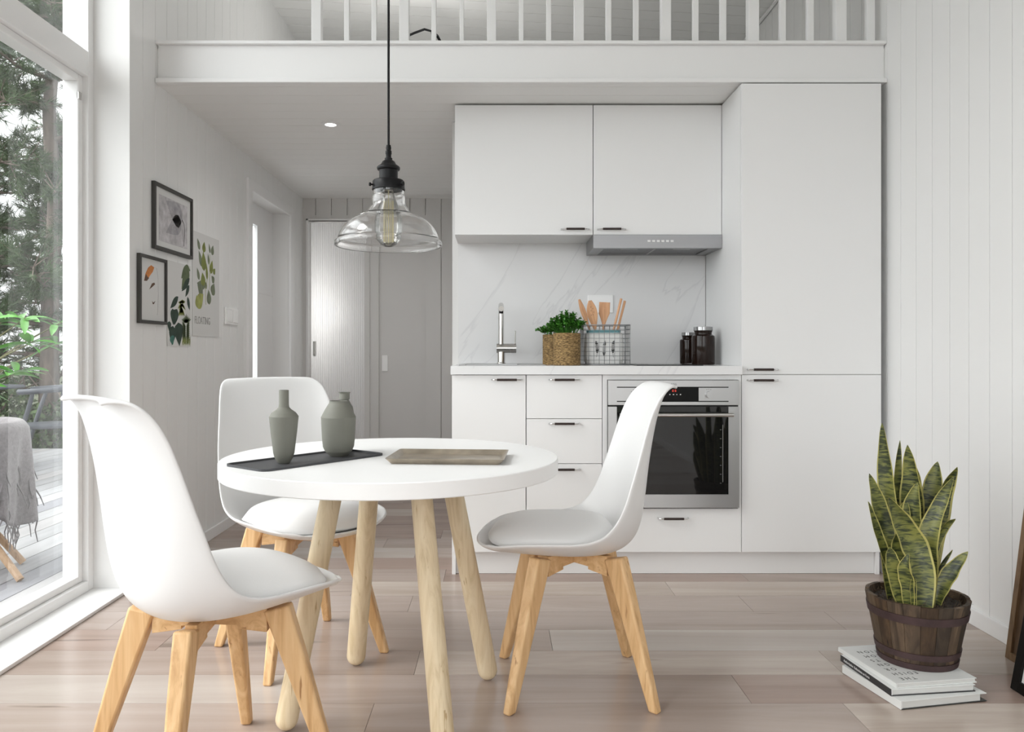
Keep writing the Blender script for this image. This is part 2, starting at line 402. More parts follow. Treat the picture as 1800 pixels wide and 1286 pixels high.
tones = [(1,1,1),(.97,.95,.93),(.88,.84,.82),(.80,.74,.71),(.93,.90,.89),(.85,.79,.76),(1,.985,.97),(.90,.87,.86)]
# row k starts at 2.165+.191k; end joints measured on the photograph
offs = {-2: .1, -1: -.338, 0: .695, 1: -.25, 2: .177, 3: 1.208, 4: .948, 5: .70}
bm = board_floor(-1.64, XR, -2.6, 6.1, 0, 2.165, .191, 1.282, offs, tones)
bx(bm, -1.66, XR, -2.62, 6.1, -.06, -.0145)
struct('floor', bm, M_floor, smooth=False)

# west wall beyond the glazing, with the entrance door opening
bm = new()
board_wall_x(bm, XL, 3.18, 4.73, 0, 3.30, 3.18, .119, 1, .17)
board_wall_x(bm, XL, 4.73, 5.62, 1.94, 3.30, 3.18, .119, 1, .17)
board_wall_x(bm, XL, 5.62, 6.0, 0, 2.20, 3.18, .119, 1, .17)
board_wall_x(bm, XL, 5.62, 6.70, 2.20, 3.30, 3.18, .119, 1, .17)
bx(bm, -1.731, -1.645, 3.18, 3.34, 0, 3.30)
struct('wall_left', bm, M_wall, smooth=False, bev=.003)
bm = new(); bx(bm, -1.80, -1.625, -2.60, -1.20, 0, 3.30)
struct('wall_left_rear', bm, M_wall, smooth=False)
bm = new(); bx(bm, -1.80, -1.625, -1.20, 3.18, 3.12, 3.30)
struct('trim_5', bm, M_trim, smooth=False)
bm = new(); board_wall_x(bm, XR, -2.6, 6.7, 0, 3.30, 2.585, .119, -1, .12)
struct('wall_right', bm, M_wall, smooth=False)
# rear wall: an unseen opening without panes, made wide for fill light
bm = new(); bx(bm, -1.80, -1.35, -2.70, -2.60, 0, 3.3); bx(bm, 1.55, 1.80, -2.70, -2.60, 0, 3.3); bx(bm, -1.35, 1.55, -2.70, -2.60, 2.86, 3.3)
bx(bm, -1.35, 1.55, -2.70, -2.60, 0, .12)
struct('wall_rear', bm, M_wall, smooth=False)
w = sroot('unseen_rear_opening', (0.1, -2.65, .12))
bm = new()
for x in (-1.35, -.40, .55, 1.51): bx(bm, x, x+.04, -2.68, -2.62, .12, 2.86)
bx(bm, -1.35, 1.55, -2.68, -2.62, .12, .17); bx(bm, -1.35, 1.55, -2.68, -2.62, 2.81, 2.86)
mk('opening_frame', bm, M_frame, parent=w, smooth=False)
# ceiling of the tall room and loft: boards run across, sloping gently down to the east
def ceil_z(x): return 3.25 - (x-XL)*.0553
bm = new(); pr = groove_profile(-2.7, 6.75, 0, .135, w=.006, d=.006)
a = [bm.verts.new((-1.66, y, ceil_z(-1.66)+d)) for y, d in pr]; b = [bm.verts.new((1.80, y, ceil_z(1.80)+d)) for y, d in pr]
for i in range(len(a)-1): bm.faces.new((a[i], a[i+1], b[i+1], b[i]))
c = [bm.verts.new(v) for v in ((-1.66,-2.7,3.42),(1.80,-2.7,3.42),(1.80,6.75,3.42),(-1.66,6.75,3.42))]
bm.faces.new(c); bm.faces.new((a[0], b[0], c[1], c[0])); bm.faces.new((a[-1], c[3], c[2], b[-1]))
struct('ceiling', bm, M_ceil, smooth=False)
bm = new(); tube(bm, [(XR-.012, 3.2, ceil_z(XR)-.012), (XR-.012, 6.6, ceil_z(XR)-.012)], .011, 6)
struct('trim_6', bm, M_trim)
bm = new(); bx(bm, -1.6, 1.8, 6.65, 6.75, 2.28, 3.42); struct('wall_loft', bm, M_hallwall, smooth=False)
# loft slab: boarded underside (ceiling of kitchen and hall)
bm = new(); pr = groove_profile(3.44, 6.66, 0.02, .119, w=.003, d=.003)
a = [bm.verts.new((XL, y, 2.125+d)) for y, d in pr]; b = [bm.verts.new((XR, y, 2.125+d)) for y, d in pr]
for i in range(len(a)-1): bm.faces.new((a[i], a[i+1], b[i+1], b[i]))
c = [bm.verts.new(v) for v in ((XL,3.44,2.28),(XR,3.44,2.28),(XR,6.66,2.28),(XL,6.66,2.28))]
bm.faces.new(c); bm.faces.new((a[0], b[0], c[1], c[0])); bm.faces.new((a[-1], c[3], c[2], b[-1]))
for i, j, e0, e1 in ((0,3,a[0],a[-1]),(1,2,b[0],b[-1])): pass
struct('ceiling_loft_floor', bm, M_ceil, smooth=False)
bm = new(); bx(bm, XL+.004, XR-.004, 3.436, 3.4395, 2.126, 2.292); bx(bm, XL+.004, XR-.004, 3.4395, 3.52, 2.2805, 2.292); struct('trim_1', bm, M_trim, smooth=False, bev=.001)
bm = new(); bx(bm, XL+.002, XR-.002, 3.410, 3.4355, 2.1235, 2.143); struct('trim_2', bm, M_trim, smooth=False, bev=.002)
bm = new(); bx(bm, XL+.002, XR-.002, 3.414, 3.52, 2.2925, 2.306); struct('trim_3', bm, M_trim, smooth=False, bev=.002)
# skirtings
bm = new(); bx(bm, XR-.012, XR-.0005, -2.6, 3.9, 0, .058); struct('baseboard_right', bm, M_trim, smooth=False, bev=.002)
bm = new(); bx(bm, XL+.0005, XL+.012, 3.19, 4.66, 0, .055); bx(bm, XL+.0005, XL+.012, 5.70, 6.0, 0, .055); struct('baseboard_left', bm, M_trim, smooth=False, bev=.002)
# kitchen back wall and hall flank
bm = new(); bx(bm, -.23, XR, 4.0, 4.10, 0, 2.122); struct('wall_kitchen', bm, M_plain, smooth=False)
bm = new(); bx(bm, -.23, -.13, 4.101, 6.0, 0, 2.122); struct('wall_hall', bm, M_plain, smooth=False)
# hall end wall
bm = new(); g0 = -1.381
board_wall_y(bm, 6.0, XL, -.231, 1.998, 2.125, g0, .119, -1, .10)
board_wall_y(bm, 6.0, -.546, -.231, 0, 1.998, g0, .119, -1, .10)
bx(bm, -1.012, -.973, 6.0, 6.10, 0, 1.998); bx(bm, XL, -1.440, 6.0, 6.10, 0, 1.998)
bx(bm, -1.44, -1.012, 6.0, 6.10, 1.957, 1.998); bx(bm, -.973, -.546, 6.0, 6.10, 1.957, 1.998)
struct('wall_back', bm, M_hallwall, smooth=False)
bm = new(); bx(bm, -1.452, -1.436, 5.988, 6.04, 0, 1.97); bx(bm, -1.452, -1.012, 5.988, 6.04, 1.957, 1.97)
struct('trim_4', bm, M_trim, smooth=False, bev=.0015)
# ribbed door, standing ajar into the room beyond
d1 = sroot('door_1', (-1.018, 6.105, 0))
ang = math.radians(180-47); MD = Matrix.Translation((-1.018, 6.105, 0)) @ Matrix.Rotation(ang, 4, 'Z')
bm = new(); pr = [(0, 0)]
k = 0
while k*.030 < .80: s = .008+k*.030; pr += [(s, -.002), (s+.003, .006), (s+.013, .009), (s+.023, .006), (s+.026, -.002)]; k += 1
pr.append((.83, 0))
out = [MD @ Vector((a, d*1.0, .02)) for a, d in pr] + [MD @ Vector((.83, -.035, .02)), MD @ Vector((0, -.035, .02))]
extrude_poly(bm, out, Vector((0,0,2.06))); mk('door_leaf', bm, M_trim, parent=d1, smooth=False)
bm = new(); bx(bm, .735, .775, .005, .016, .93, 1.05, M=MD); bx(bm, .748, .762, .014, .0175, .945, 1.035, M=MD)
mk('flush_pull', bm, M_nickel, parent=d1, smooth=False, bev=.002)
# flush sliding door
d2 = sroot('door_2', (-.76, 6.03, 0))
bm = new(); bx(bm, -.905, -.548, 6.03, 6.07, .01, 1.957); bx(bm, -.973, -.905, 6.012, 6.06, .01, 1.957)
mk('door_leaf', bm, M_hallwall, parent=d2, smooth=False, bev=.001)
bm = new(); bx(bm, -.882, -.838, 6.020, 6.031, .815, .935); mk('flush_pull', bm, M_switch, parent=d2, smooth=False, bev=.002)
# bedroom beyond
bm = new()
bx(bm, -2.3, -2.2, 6.1, 8.0, 0, 2.3); bx(bm, -2.3, -.4, 8.0, 8.1, 0, 2.3); bx(bm, -.5, -.4, 6.1, 8.0, 0, 2.3); bx(bm, -2.3, -1.48, 6.0, 6.1, 0, 2.3)
struct('wall_bedroom', bm, M_plain, smooth=False)
bm = new(); bx(bm, -2.3, -.4, 6.1, 8.1, 2.2, 2.279); struct('ceiling_bedroom', bm, M_plain, smooth=False)
bm = board_floor(-2.2, -.5, 6.1, 8.0, 0, 2.165, .191, 1.282, {}, tones); struct('floor_bedroom', bm, M_floor, smooth=False)
ld = bpy.data.lights.new('bedroom_fill', 'POINT'); lo = bpy.data.objects.new('bedroom_fill', ld); COL.objects.link(lo)
ld.energy = 3.6; ld.shadow_soft_size = .12; lo.location = (-1.80, 6.27, 1.30); ld.color = (1, .985, .96)  # unseen fill light, added to brighten the ribbed door
# entrance door in the west wall
M_frost = bpy.data.materials.new('frosted_glass'); M_frost.use_nodes = True
_nt = M_frost.node_tree; _nt.nodes.remove(_nt.nodes['Principled BSDF'])
_t = _nt.nodes.new('ShaderNodeBsdfTranslucent'); _t.inputs[0].default_value = (.95,.96,.96,1); _nt.links.new(_t.outputs[0], _nt.nodes['Material Output'].inputs[0])
d3 = sroot('door_3', (-1.62, 5.2, 0))
bm = new()
bx(bm, -1.64, -1.60, 4.73, 5.04, .02, 1.94); bx(bm, -1.64, -1.60, 5.262, 5.62, .02, 1.94)
bx(bm, -1.64, -1.60, 5.04, 5.262, .02, .45); bx(bm, -1.64, -1.60, 5.04, 5.262, 1.80, 1.94)
mk('door_leaf', bm, M_trim, parent=d3, smooth=False)
bm = new(); bx(bm, -1.602, -1.597, 5.27, 5.62, 1.355, 1.363); mk('door_moulding', bm, M_trim, parent=d3, smooth=False)
bm = new(); bx(bm, -1.624, -1.618, 5.04, 5.262, .45, 1.80); mk('door_pane', bm, M_frost, parent=d3, smooth=False)
bm = new(); bx(bm, XL-.005, XL+.014, 4.66, 4.735, 0, 1.99); bx(bm, XL-.005, XL+.014, 5.615, 5.69, 0, 1.99); bx(bm, XL-.005, XL+.014, 4.735, 5.615, 1.925, 1.99)
mk('door_casing', bm, M_trim, parent=d3, smooth=False, bev=.002)

# ------------------------------------------------------------------ glazed wall
def window(name, y0, y1, z0, z1, sash, glassx):
    w = sroot(name, (-1.68, (y0+y1)/2, z0))
    if sash:
        b0, b1, t0, t1 = z0, z0+.039, z1, z1
        bm = new(); e = .034
        bx(bm, -1.707, -1.647, y1-e, y1, z0, z1); bx(bm, -1.707, -1.647, y0, y0+e, z0, z1)
        bx(bm, -1.707, -1.647, y0+e, y1-e, z0, z0+.027); bx(bm, -1.707, -1.647, y0+e, y1-e, z1-.027, z1)
        mk('window_sash', bm, M_frame, parent=w, smooth=False, bev=.004)
        bm = new(); bx(bm, -1.655, -1.6445, y1-e-.0, y1-.012, 1.955, 1.985); mk('sash_catch', bm, M_nickel, parent=w, smooth=False, bev=.002)
        ins, zi = e, .027
    else: ins, zi = 0, 0
    bm = new(); bx(bm, glassx-.003, glassx+.003, y0, y1, z0, z1)
    for f in list(bm.faces):
        if abs(f.calc_center_median().x-(glassx+.003)) > 1e-4: bm.faces.remove(f)
    g = mk('window_pane', bm, M_glasspane, parent=w, smooth=False, fixn=False)
window('window_1', 1.03, 3.14, .052, 2.053, True, -1.7280)
window('window_2', 1.03, 3.14, 2.153, 3.12, False, -1.726)
window('window_4', -1.16, .95, .052, 2.053, True, -1.7280)
window('window_5', -1.16, .95, 2.153, 3.12, False, -1.726)
bm = new()
bx(bm, -1.729, -1.625, 3.14, 3.18, .013, 3.12); bx(bm, -1.729, -1.625, -1.20, -1.16, .013, 3.12); bx(bm, -1.729, -1.625, .95, 1.03, .013, 3.12)
for y0, y1 in ((-1.16, .95), (1.03, 3.14)):
    bx(bm, -1.729, -1.625, y0, y1, .013, .052); bx(bm, -1.729, -1.625, y0, y1, 2.053, 2.153)
struct('trim_7', bm, M_frame, smooth=False, bev=.003)
bm = new(); bx(bm, -1.74, -1.478, -1.20, 3.18, 0.0, .013); struct('trim_8', bm, M_frame, smooth=False, bev=.002)

# ================================================================== LOFT RAILING
rl = thing('loft_railing', 'white painted balustrade standing on the loft edge beam above the kitchen', 'railing', (0.3, 3.47, 2.306))
s_ = 1390/3.47
for a0, a1 in ((549,566),(605.6,614.6),(653.6,662.4),(702.5,719.6),(758.6,767),(808,815.5),(856,872),(912,920),(960,968.6),(1008.5,1025.6),(1064.4,1074),(1113,1122),(1161,1178),(1217,1227),(1265,1275.6),(1313,1332),(1369.5,1380),(1417.5,1429),(1466,1485),(1521.6,1536)):
    x0, x1 = (a0-875)/s_, (a1-875)/s_; w_ = x1-x0
    bm = new(); d = .02 if w_ > .036 else .012
    bx(bm, x0, x1, 3.47-d, 3.47+d, 2.306, 3.02 if w_ <= .036 else 3.05); mk('post' if w_ > .036 else 'baluster', bm, M_trim, parent=rl, smooth=False, bev=.002)
bm = new(); bx(bm, (545-875)/s_, XR-.01, 3.44, 3.50, 3.02, 3.065); mk('handrail', bm, M_trim, parent=rl, smooth=False, bev=.004)
# added fill light low in the loft behind the beam, no lamp stands there
fd = bpy.data.lights.new('loft_fill', 'POINT'); fo = bpy.data.objects.new('loft_fill', fd); COL.objects.link(fo)
fd.energy = 5.2; fd.shadow_soft_size = .16; fo.location = (-.55, 4.75, 2.62); fd.color = (1, .985, .96)
# black metal chair frame in the loft
lc = thing('lounge_chair', 'black metal frame of a chair standing up in the loft behind the balusters', 'chair', (-.47, 5.05, 2.28))
def rail(nm, pts, r, par, m=M_blackmetal, n=8):
    bm = new(); tube(bm, pts, r, n); return mk(nm, bm, m, parent=par)
A_ = P(716, 63.5, 5.0); B_ = P(759, 55, 5.0); C_ = P(768, 62, 5.25)
rail('back_frame', smooth_pts([(A_.x-.02, 5.0, 2.62), (A_.x, 5.0, A_.z-.01), A_, B_, (B_.x, 5.0, 2.7), (B_.x, 5.0, 2.294)], 3), .008, lc)
rail('leg', [(A_.x-.02, 5.0, 2.62), (A_.x-.03, 4.98, 2.294)], .009, lc)
rail('leg', [(A_.x+.01, 5.0, A_.z-.04), (B_.x+.02, 5.0, 2.70), (B_.x+.10, 4.9, 2.294)], .009, lc)
rail('arm_frame', [C_, (C_.x+.09, 5.25, 2.90), (C_.x+.20, 5.25, 2.70), (C_.x+.12, 5.25, 2.294)], .009, lc)
rail('brace', [B_, C_], .008, lc)

# ================================================================== KITCHEN
def handle(cx, cz, y, par, w=.085):
    o = mk('handle', new_handle(cx, cz, y, w), M_chrome, parent=par)
    b2 = new(); tube(b2, [(cx-w/2, y-.021, cz), (cx+w/2, y-.021, cz)], .0052, 10)
    g = mk('leather_grip', b2, M_leather, parent=par); g.parent = o
    return o
def new_handle(cx, cz, y, w):
    bm = new(); h = w/2; z = cz
    tube(bm, smooth_pts([(cx-h-.022, y, z), (cx-h-.022, y-.006, z), (cx-h-.018, y-.016, z), (cx-h-.006, y-.021, z), (cx-h+.004, y-.021, z), (cx, y-.021, z),
        (cx+h-.004, y-.021, z), (cx+h+.006, y-.021, z), (cx+h+.018, y-.016, z), (cx+h+.022, y-.006, z), (cx+h+.022, y, z)], 3), [.0042]*5+[.0028]*21+[.0042]*5, 8)
    return bm
def front(nm, x0, x1, z0, z1, par, hx=None, hz=None, y=3.40, g=.0012):
    bm = new(); bx(bm, x0+g, x1-g, y, y+.018, z0+g, z1-g)
    o = mk(nm, bm, M_cab, parent=par, smooth=False, bev=.0008)
    if hx is not None:
        h = handle(hx, hz, y, par); h.parent = o
    return o
ZP, ZT = .100, .863          # plinth top, fronts top
G = 'white base units under the worktop'
def carcass(x0, x1, z0, z1, par, y0=3.4195, y1=3.985):
    bm = new(); bx(bm, x0+.0006, x1-.0006, y0, y1, z0, z1); mk('carcass', bm, M_cab, parent=par, smooth=False)
c1 = thing('sink_cabinet', 'white base cabinet with one tall door beneath the sink', 'cabinet', (-.04, 3.70, 0), G)
bm = new(); x0, x1 = -.198, .1215
bx(bm, x0, x0+.016, 3.4195, 3.985, 0, ZT); bx(bm, x1-.016, x1, 3.4195, 3.985, ZP, ZT); bx(bm, x0+.016, x1-.016, 3.4195, 3.985, ZP, ZP+.016); bx(bm, x0+.016, x1-.016, 3.97, 3.985, ZP+.016, ZT)
mk('carcass', bm, M_cab, parent=c1, smooth=False)
front('door', -.198, .1215, ZP, ZT, c1, .039, .842)
c2 = thing('drawer_cabinet', 'white base cabinet with three handled drawers between sink and oven', 'cabinet', (.286, 3.70, 0), G)
carcass(.1225, .4495, ZP, ZT, c2)
for z0, z1, hz in ((.674, ZT, .842), (.481, .674, .654), (ZP, .481, .458)): front('drawer', .1225, .4495, z0, z1, c2, .286, hz)
c3 = thing('oven_cabinet', 'white housing unit around the built-in oven with one drawer below', 'cabinet', (.75, 3.70, 0), G)
bm = new(); x0, x1 = .4505, 1.0465
bx(bm, x0, .4705, 3.4005, 3.985, ZP, ZT); bx(bm, 1.0335, x1, 3.4005, 3.985, ZP, ZT); bx(bm, .4705, 1.0335, 3.4005, 3.985, .842, ZT); bx(bm, .4705, 1.0335, 3.4005, 3.985, .291, .2955); bx(bm, .4705, 1.0335, 3.4195, 3.985, ZP, .289)
mk('carcass', bm, M_cab, parent=c3, smooth=False)
front('drawer', .4505, 1.0465, ZP, .289, c3, .753, .248)
c4 = thing('tall_cabinet', 'tall white cabinet with two doors reaching up to the loft beam', 'cabinet', (1.35, 3.70, 0))
carcass(1.048, 1.650, ZP, 2.116, c4)
front('door', 1.048, 1.650, .864, 2.116, c4, 1.137, .886); front('door', 1.048, 1.650, ZP, .864, c4, 1.137, .840)
bm = new(); bx(bm, 1.634, 1.6505, 3.42, 3.985, 0, ZP); mk('side_panel', bm, M_cab, parent=c4, smooth=False)
bm = new(); bx(bm, -.181, 1.633, 3.432, 3.445, .001, .0995)
tag(mk('plinth', bm, M_cab, loc=(.7, 3.44, .001), smooth=False), 'long white plinth board on the floor under the kitchen units', 'plinth')
# worktop with the cut-out for the sink
bm = new(); sx0, sx1, sy0, sy1 = -.165, .205, 3.50, 3.90
bx(bm, -.202, sx0, 3.383, 3.986, .8645, .901); bx(bm, sx1, 1.0465, 3.383, 3.986, .8645, .901)
bx(bm, sx0, sx1, 3.383, sy0, .8645, .901); bx(bm, sx0, sx1, sy1, 3.986, .8645, .901)
bmesh.ops.remove_doubles(bm, verts=bm.verts[:], dist=1e-5)
tag(mk('worktop', bm, M_marble, loc=(.42, 3.68, .8645), smooth=False), 'white marble worktop lying across the base cabinets', 'worktop')
bm = new(); bx(bm, -.200, 1.0465, 3.987, 3.9995, .8645, 1.508)
tag(mk('splashback', bm, M_marble, loc=(.42, 3.99, .8645), smooth=False), 'grey veined marble splashback panel on the wall behind the worktop', 'splashback')
# sink
sk = thing('sink', 'stainless steel sink set into the worktop beside the tap', 'sink', (.02, 3.70, .72))
bm = new(); o1 = (-.172, .212, 3.485, 3.915)
for a in ((o1[0], o1[1], o1[2], 3.520), (o1[0], o1[1], 3.83, o1[3]), (o1[0], -.15, 3.520, 3.83), (.095, o1[1], 3.520, 3.83)): bx(bm, *a, .9012, .9042)
bmesh.ops.remove_doubles(bm, verts=bm.verts[:], dist=1e-5)
mk('rim', bm, M_steel, parent=sk, smooth=False, bev=.001)
bm = new()
bx(bm, -.152, -.150, 3.518, 3.832, .785, .9012); bx(bm, .095, .097, 3.518, 3.832, .785, .9012); bx(bm, -.150, .095, 3.518, 3.520, .785, .9012); bx(bm, -.150, .095, 3.83, 3.832, .785, .9012); bx(bm, -.150, .095, 3.52, 3.83, .785, .787)
mk('basin', bm, M_steel, parent=sk, smooth=False)
bm = new(); lathe(bm, [(0, .7872), (.035, .7872), (.035, .790), (.02, .789), (0, .789)], (-.03, 3.68, 0), 24); mk('drain', bm, M_chrome, parent=sk)
# tap
tp = thing('kitchen_tap', 'brushed metal mixer tap standing behind the sink', 'tap', (.017, 3.87, .9042))
X0, Y0 = .017, 3.87
bm = new(); lathe(bm, [(0,.9042),(.022,.9042),(.022,.907),(.0185,.911),(.0185,.962),(0,.962)], (X0, Y0, 0), 24); mk('base', bm, M_nickel, parent=tp)
bm = new(); tube(bm, [(X0-.0225, Y0, .979), (X0+.0435, Y0, .979)], [.0235]*2, 24); mk('valve_body', bm, M_nickel, parent=tp, ang=50)
bm = new(); tube(bm, [(X0+.0445, Y0, .979), (X0+.073, Y0, .979)], [.0235]*2, 24)
cap = mk('lever_cap', bm, M_nickel, parent=tp, ang=50)
bm = new(); tube(bm, [(X0+.067, Y0, .994), (X0+.069, Y0-.004, 1.065)], .0032, 10); o = mk('lever', bm, M_nickel, parent=tp); o.parent = cap
bm = new(); tube(bm, smooth_pts([(X0-.001, Y0, .990), (X0-.001, Y0, 1.10), (X0-.001, Y0, 1.165), (X0-.001, Y0-.012, 1.184), (X0-.001, Y0-.04, 1.187), (X0-.001, Y0-.12, 1.172), (X0-.001, Y0-.16, 1.164)], 5), .0128, 18); mk('spout', bm, M_nickel, parent=tp)
bm = new(); tube(bm, [(X0-.001, Y0-.148, 1.160), (X0-.001, Y0-.148, 1.142)], .0095, 16); mk('aerator', bm, M_blackmetal, parent=tp)
# hob
hb = thing('hob', 'black glass hob lying flush on the worktop beside the jars', 'hob', (.758, 3.70, .9012))
bm = new(); bx(bm, .612, .905, 3.48, 3.93, .9012, .9055); mk('glass_plate', bm, M_hob, parent=hb, smooth=False, bev=.001)
for cx, cy, r in ((.758, 3.59, .075), (.758, 3.81, .09)):
    bm = new(); lathe(bm, [(r-.003,.9056),(r,.9056),(r,.9059),(r-.003,.9059)], (cx, cy, 0), 40, closed=True); mk('cooking_ring', bm, M_white, parent=hb)
# oven
ov = thing('oven', 'stainless steel built-in oven with a black glass door behind the chair', 'oven', (.752, 3.68, .2965))
OX0, OX1 = .472, 1.032
bm = new(); bx(bm, OX0+.006, OX1-.006, 3.401, 3.96, .2975, .8405); mk('body', bm, M_black, parent=ov, smooth=False)
pn = None
bm = new(); bx(bm, OX0, OX1, 3.380, 3.400, .7335, .8405); pn = mk('control_panel', bm, M_steel, parent=ov, smooth=False, bev=.0015)
def sub(nm, bm, m, par, **k):
    o = mk(nm, bm, m, parent=ov, **k); o.parent = par; return o
bm = new(); bx(bm, .509, .986, 3.3785, 3.3802, .8085, .8125); sub('trim_line', bm, M_display, pn, smooth=False)
bm = new(); bx(bm, .509, .986, 3.3785, 3.3802, .748, .752); sub('trim_line', bm, M_display, pn, smooth=False)
dsp = None
bm = new(); bx(bm, .640, .858, 3.3775, 3.3798, .7515, .8088); sub('display', bm, M_display, pn, smooth=False)
M_red = mat('red_display_digit', (.4,.02,.02), .4, emit=(1,.08,.05), es=1.2)
bm = new()
for i, x in enumerate((.745, .756)):
    bx(bm, x, x+.006, 3.377, 3.3776, .792, .7935)
    bx(bm, x, x+.006, 3.377, 3.3776, .7975, .799)
sub('clock_digits', bm, M_red, pn, smooth=False)
bm = new()
for x in (.733, .748, .763, .778):
    lathe(bm, [(0,0),(.0022,0),(.0022,.0006),(0,.0006)], (0,0,0), 10)
bm.free(); bm = new()
for x, w_ in ((.733,.004),(.748,.005),(.763,.003),(.778,.005)): bx(bm, x, x+w_, 3.3771, 3.3776, .7775, .7815)
sub('touch_marks', bm, M_white, pn, smooth=False)
MT = axes((.749, 3.3795, .8200), (1,0,0), (0,0,1), (0,-1,0))
sub('brand_badge', text_bm('AEG', .0110, .0004, axes((.752, 3.3796, .8195), (1,0,0), (0,0,1), (0,-1,0)), sx=1.25), M_ink, pn, smooth=False)
for kx, nd in ((.590, 11), (.902, 3)):
    bm = new(); tube(bm, [(kx, 3.3802, .7795), (kx, 3.3745, .7795)], [.0165,.0165], 32); tube(bm, [(kx, 3.3745, .7795), (kx, 3.362, .7795)], [.0150,.0143], 32); kb = sub('knob', bm, M_steel, pn, ang=40)
    bm = new()
    for k in range(nd):
        a = PI/2 + ((k-(nd-1)/2)*(.50 if nd > 3 else .38))
        cx, cz = kx+.0225*math.cos(a), .7795+.0225*math.sin(a)
        bx(bm, cx-.0012, cx+.0012, 3.3796, 3.3801, cz-.0012, cz+.0012)
    sub('dial_marks', bm, M_ink, pn, smooth=False)
# oven door: steel surround and dark glass with a bar handle
bm = new(); gx0, gx1, gz0, gz1 = .5085, .986, .3525, .7275
bx(bm, OX0, gx0, 3.378, 3.400, .2965, .7275); bx(bm, gx1, OX1, 3.378, 3.400, .2965, .7275); bx(bm, gx0, gx1, 3.378, 3.400, .2965, gz0)
bmesh.ops.remove_doubles(bm, verts=bm.verts[:], dist=1e-5)
dr = mk('door', bm, M_steel, parent=ov, smooth=False)
bm = new(); bx(bm, gx0, gx1, 3.3805, 3.400, gz0, gz1); sub('door_glass', bm, M_ovenglass, dr, smooth=False)
bm = new(); tube(bm, [(.516, 3.347, .694), (.998, 3.347, .694)], .0085, 16)
for x in (.530, .984): tube(bm, [(x, 3.347, .694), (x, 3.381, .694)], .006, 10)
sub('door_handle', bm, M_nickel, dr, ang=50)
bm = new()
for x, z0, z1 in ((.961, .405, .650),): bx(bm, x, x+.002, 3.3798, 3.3804, z0, z1)
for k in range(7): bx(bm, .950, .956, 3.3798, 3.3804, .40+k*.038, .4015+k*.038)
sub('shelf_marks', bm, mat('pale_shelf_print', (.25,.25,.24), .5, bump=.01), dr, smooth=False)
# wall cabinets
GW = 'white wall cabinets above the worktop'
for nm, x0, x1, hx, lb in (('wall_cabinet', -.202, .4455, .362, 'wide white wall cabinet above the sink and tap'), ('wall_cabinet', .4465, 1.0475, .532, 'white wall cabinet directly above the steel extractor hood')):
    c = thing(nm, lb, 'cabinet', ((x0+x1)/2, 3.85, 1.508), GW)
    carcass(x0, x1, 1.508, 2.117, c, 3.7195, 3.9995)
    front('door', x0, x1, 1.508, 2.117, c, hx, 1.534, y=3.70)
# extractor hood
hd = thing('extractor_hood', 'slim grey steel extractor hood under the wall cabinet', 'extractor hood', (.747, 3.85, 1.446))
bm = new()
bx(bm, .4465, 1.0475, 3.693, 3.705, 1.446, 1.5075); bx(bm, .4465, .4585, 3.705, 3.985, 1.446, 1.5075); bx(bm, 1.0355, 1.0475, 3.705, 3.985, 1.446, 1.5075); bx(bm, .4585, 1.0355, 3.973, 3.985, 1.446, 1.5075)
bx(bm, .4585, 1.0355, 3.705, 3.973, 1.462, 1.5075); bx(bm, .4585, .500, 3.705, 3.973, 1.447, 1.462); bx(bm, .995, 1.0355, 3.705, 3.973, 1.447, 1.462); bx(bm, .50, .995, 3.705, 3.735, 1.447, 1.462)
mk('casing', bm, M_hood, parent=hd, smooth=False)
for x0, x1 in ((.503, .744), (.752, .992)):
    bm = new(); bx(bm, x0, x1, 3.738, 3.970, 1.452, 1.4615); f = mk('grease_filter', bm, M_filter, parent=hd, smooth=False)
    bm = new(); bx(bm, (x0+x1)/2-.04, (x0+x1)/2+.04, 3.742, 3.756, 1.447, 1.4518); g = mk('filter_latch', bm, M_steel, parent=hd, smooth=False, bev=.001); g.parent = f
bm = new(); bx(bm, .744, .752, 3.738, 3.970, 1.450, 1.4615); mk('divider', bm, M_steel, parent=hd, smooth=False)
for k in range(6):
    x = .699 + k*.0215
    bm = new(); bx(bm, x, x+.014, 3.6905, 3.6932, 1.473, 1.4835); mk('button', bm, M_white, parent=hd, smooth=False, bev=.001)
# socket on the splashback
so = thing('wall_socket', 'white double wall socket on the marble behind the wooden utensils', 'socket', (.515, 3.986, 1.157))
bm = new(); bx(bm, .452, .581, 3.978, 3.9868, 1.157, 1.249); mk('plate', bm, M_switch, parent=so, smooth=False, bev=.003)
for x in (.484, .549):
    bm = new(); lathe(bm, [(0,0),(.019,0),(.021,.002),(.021,.003),(0,.003)], (0,0,0), 24)
    for v in bm.verts: v.co = Vector((x + v.co.x, 3.978 - v.co.z, 1.203 + v.co.y))
    mk('outlet', bm, M_switch, parent=so)

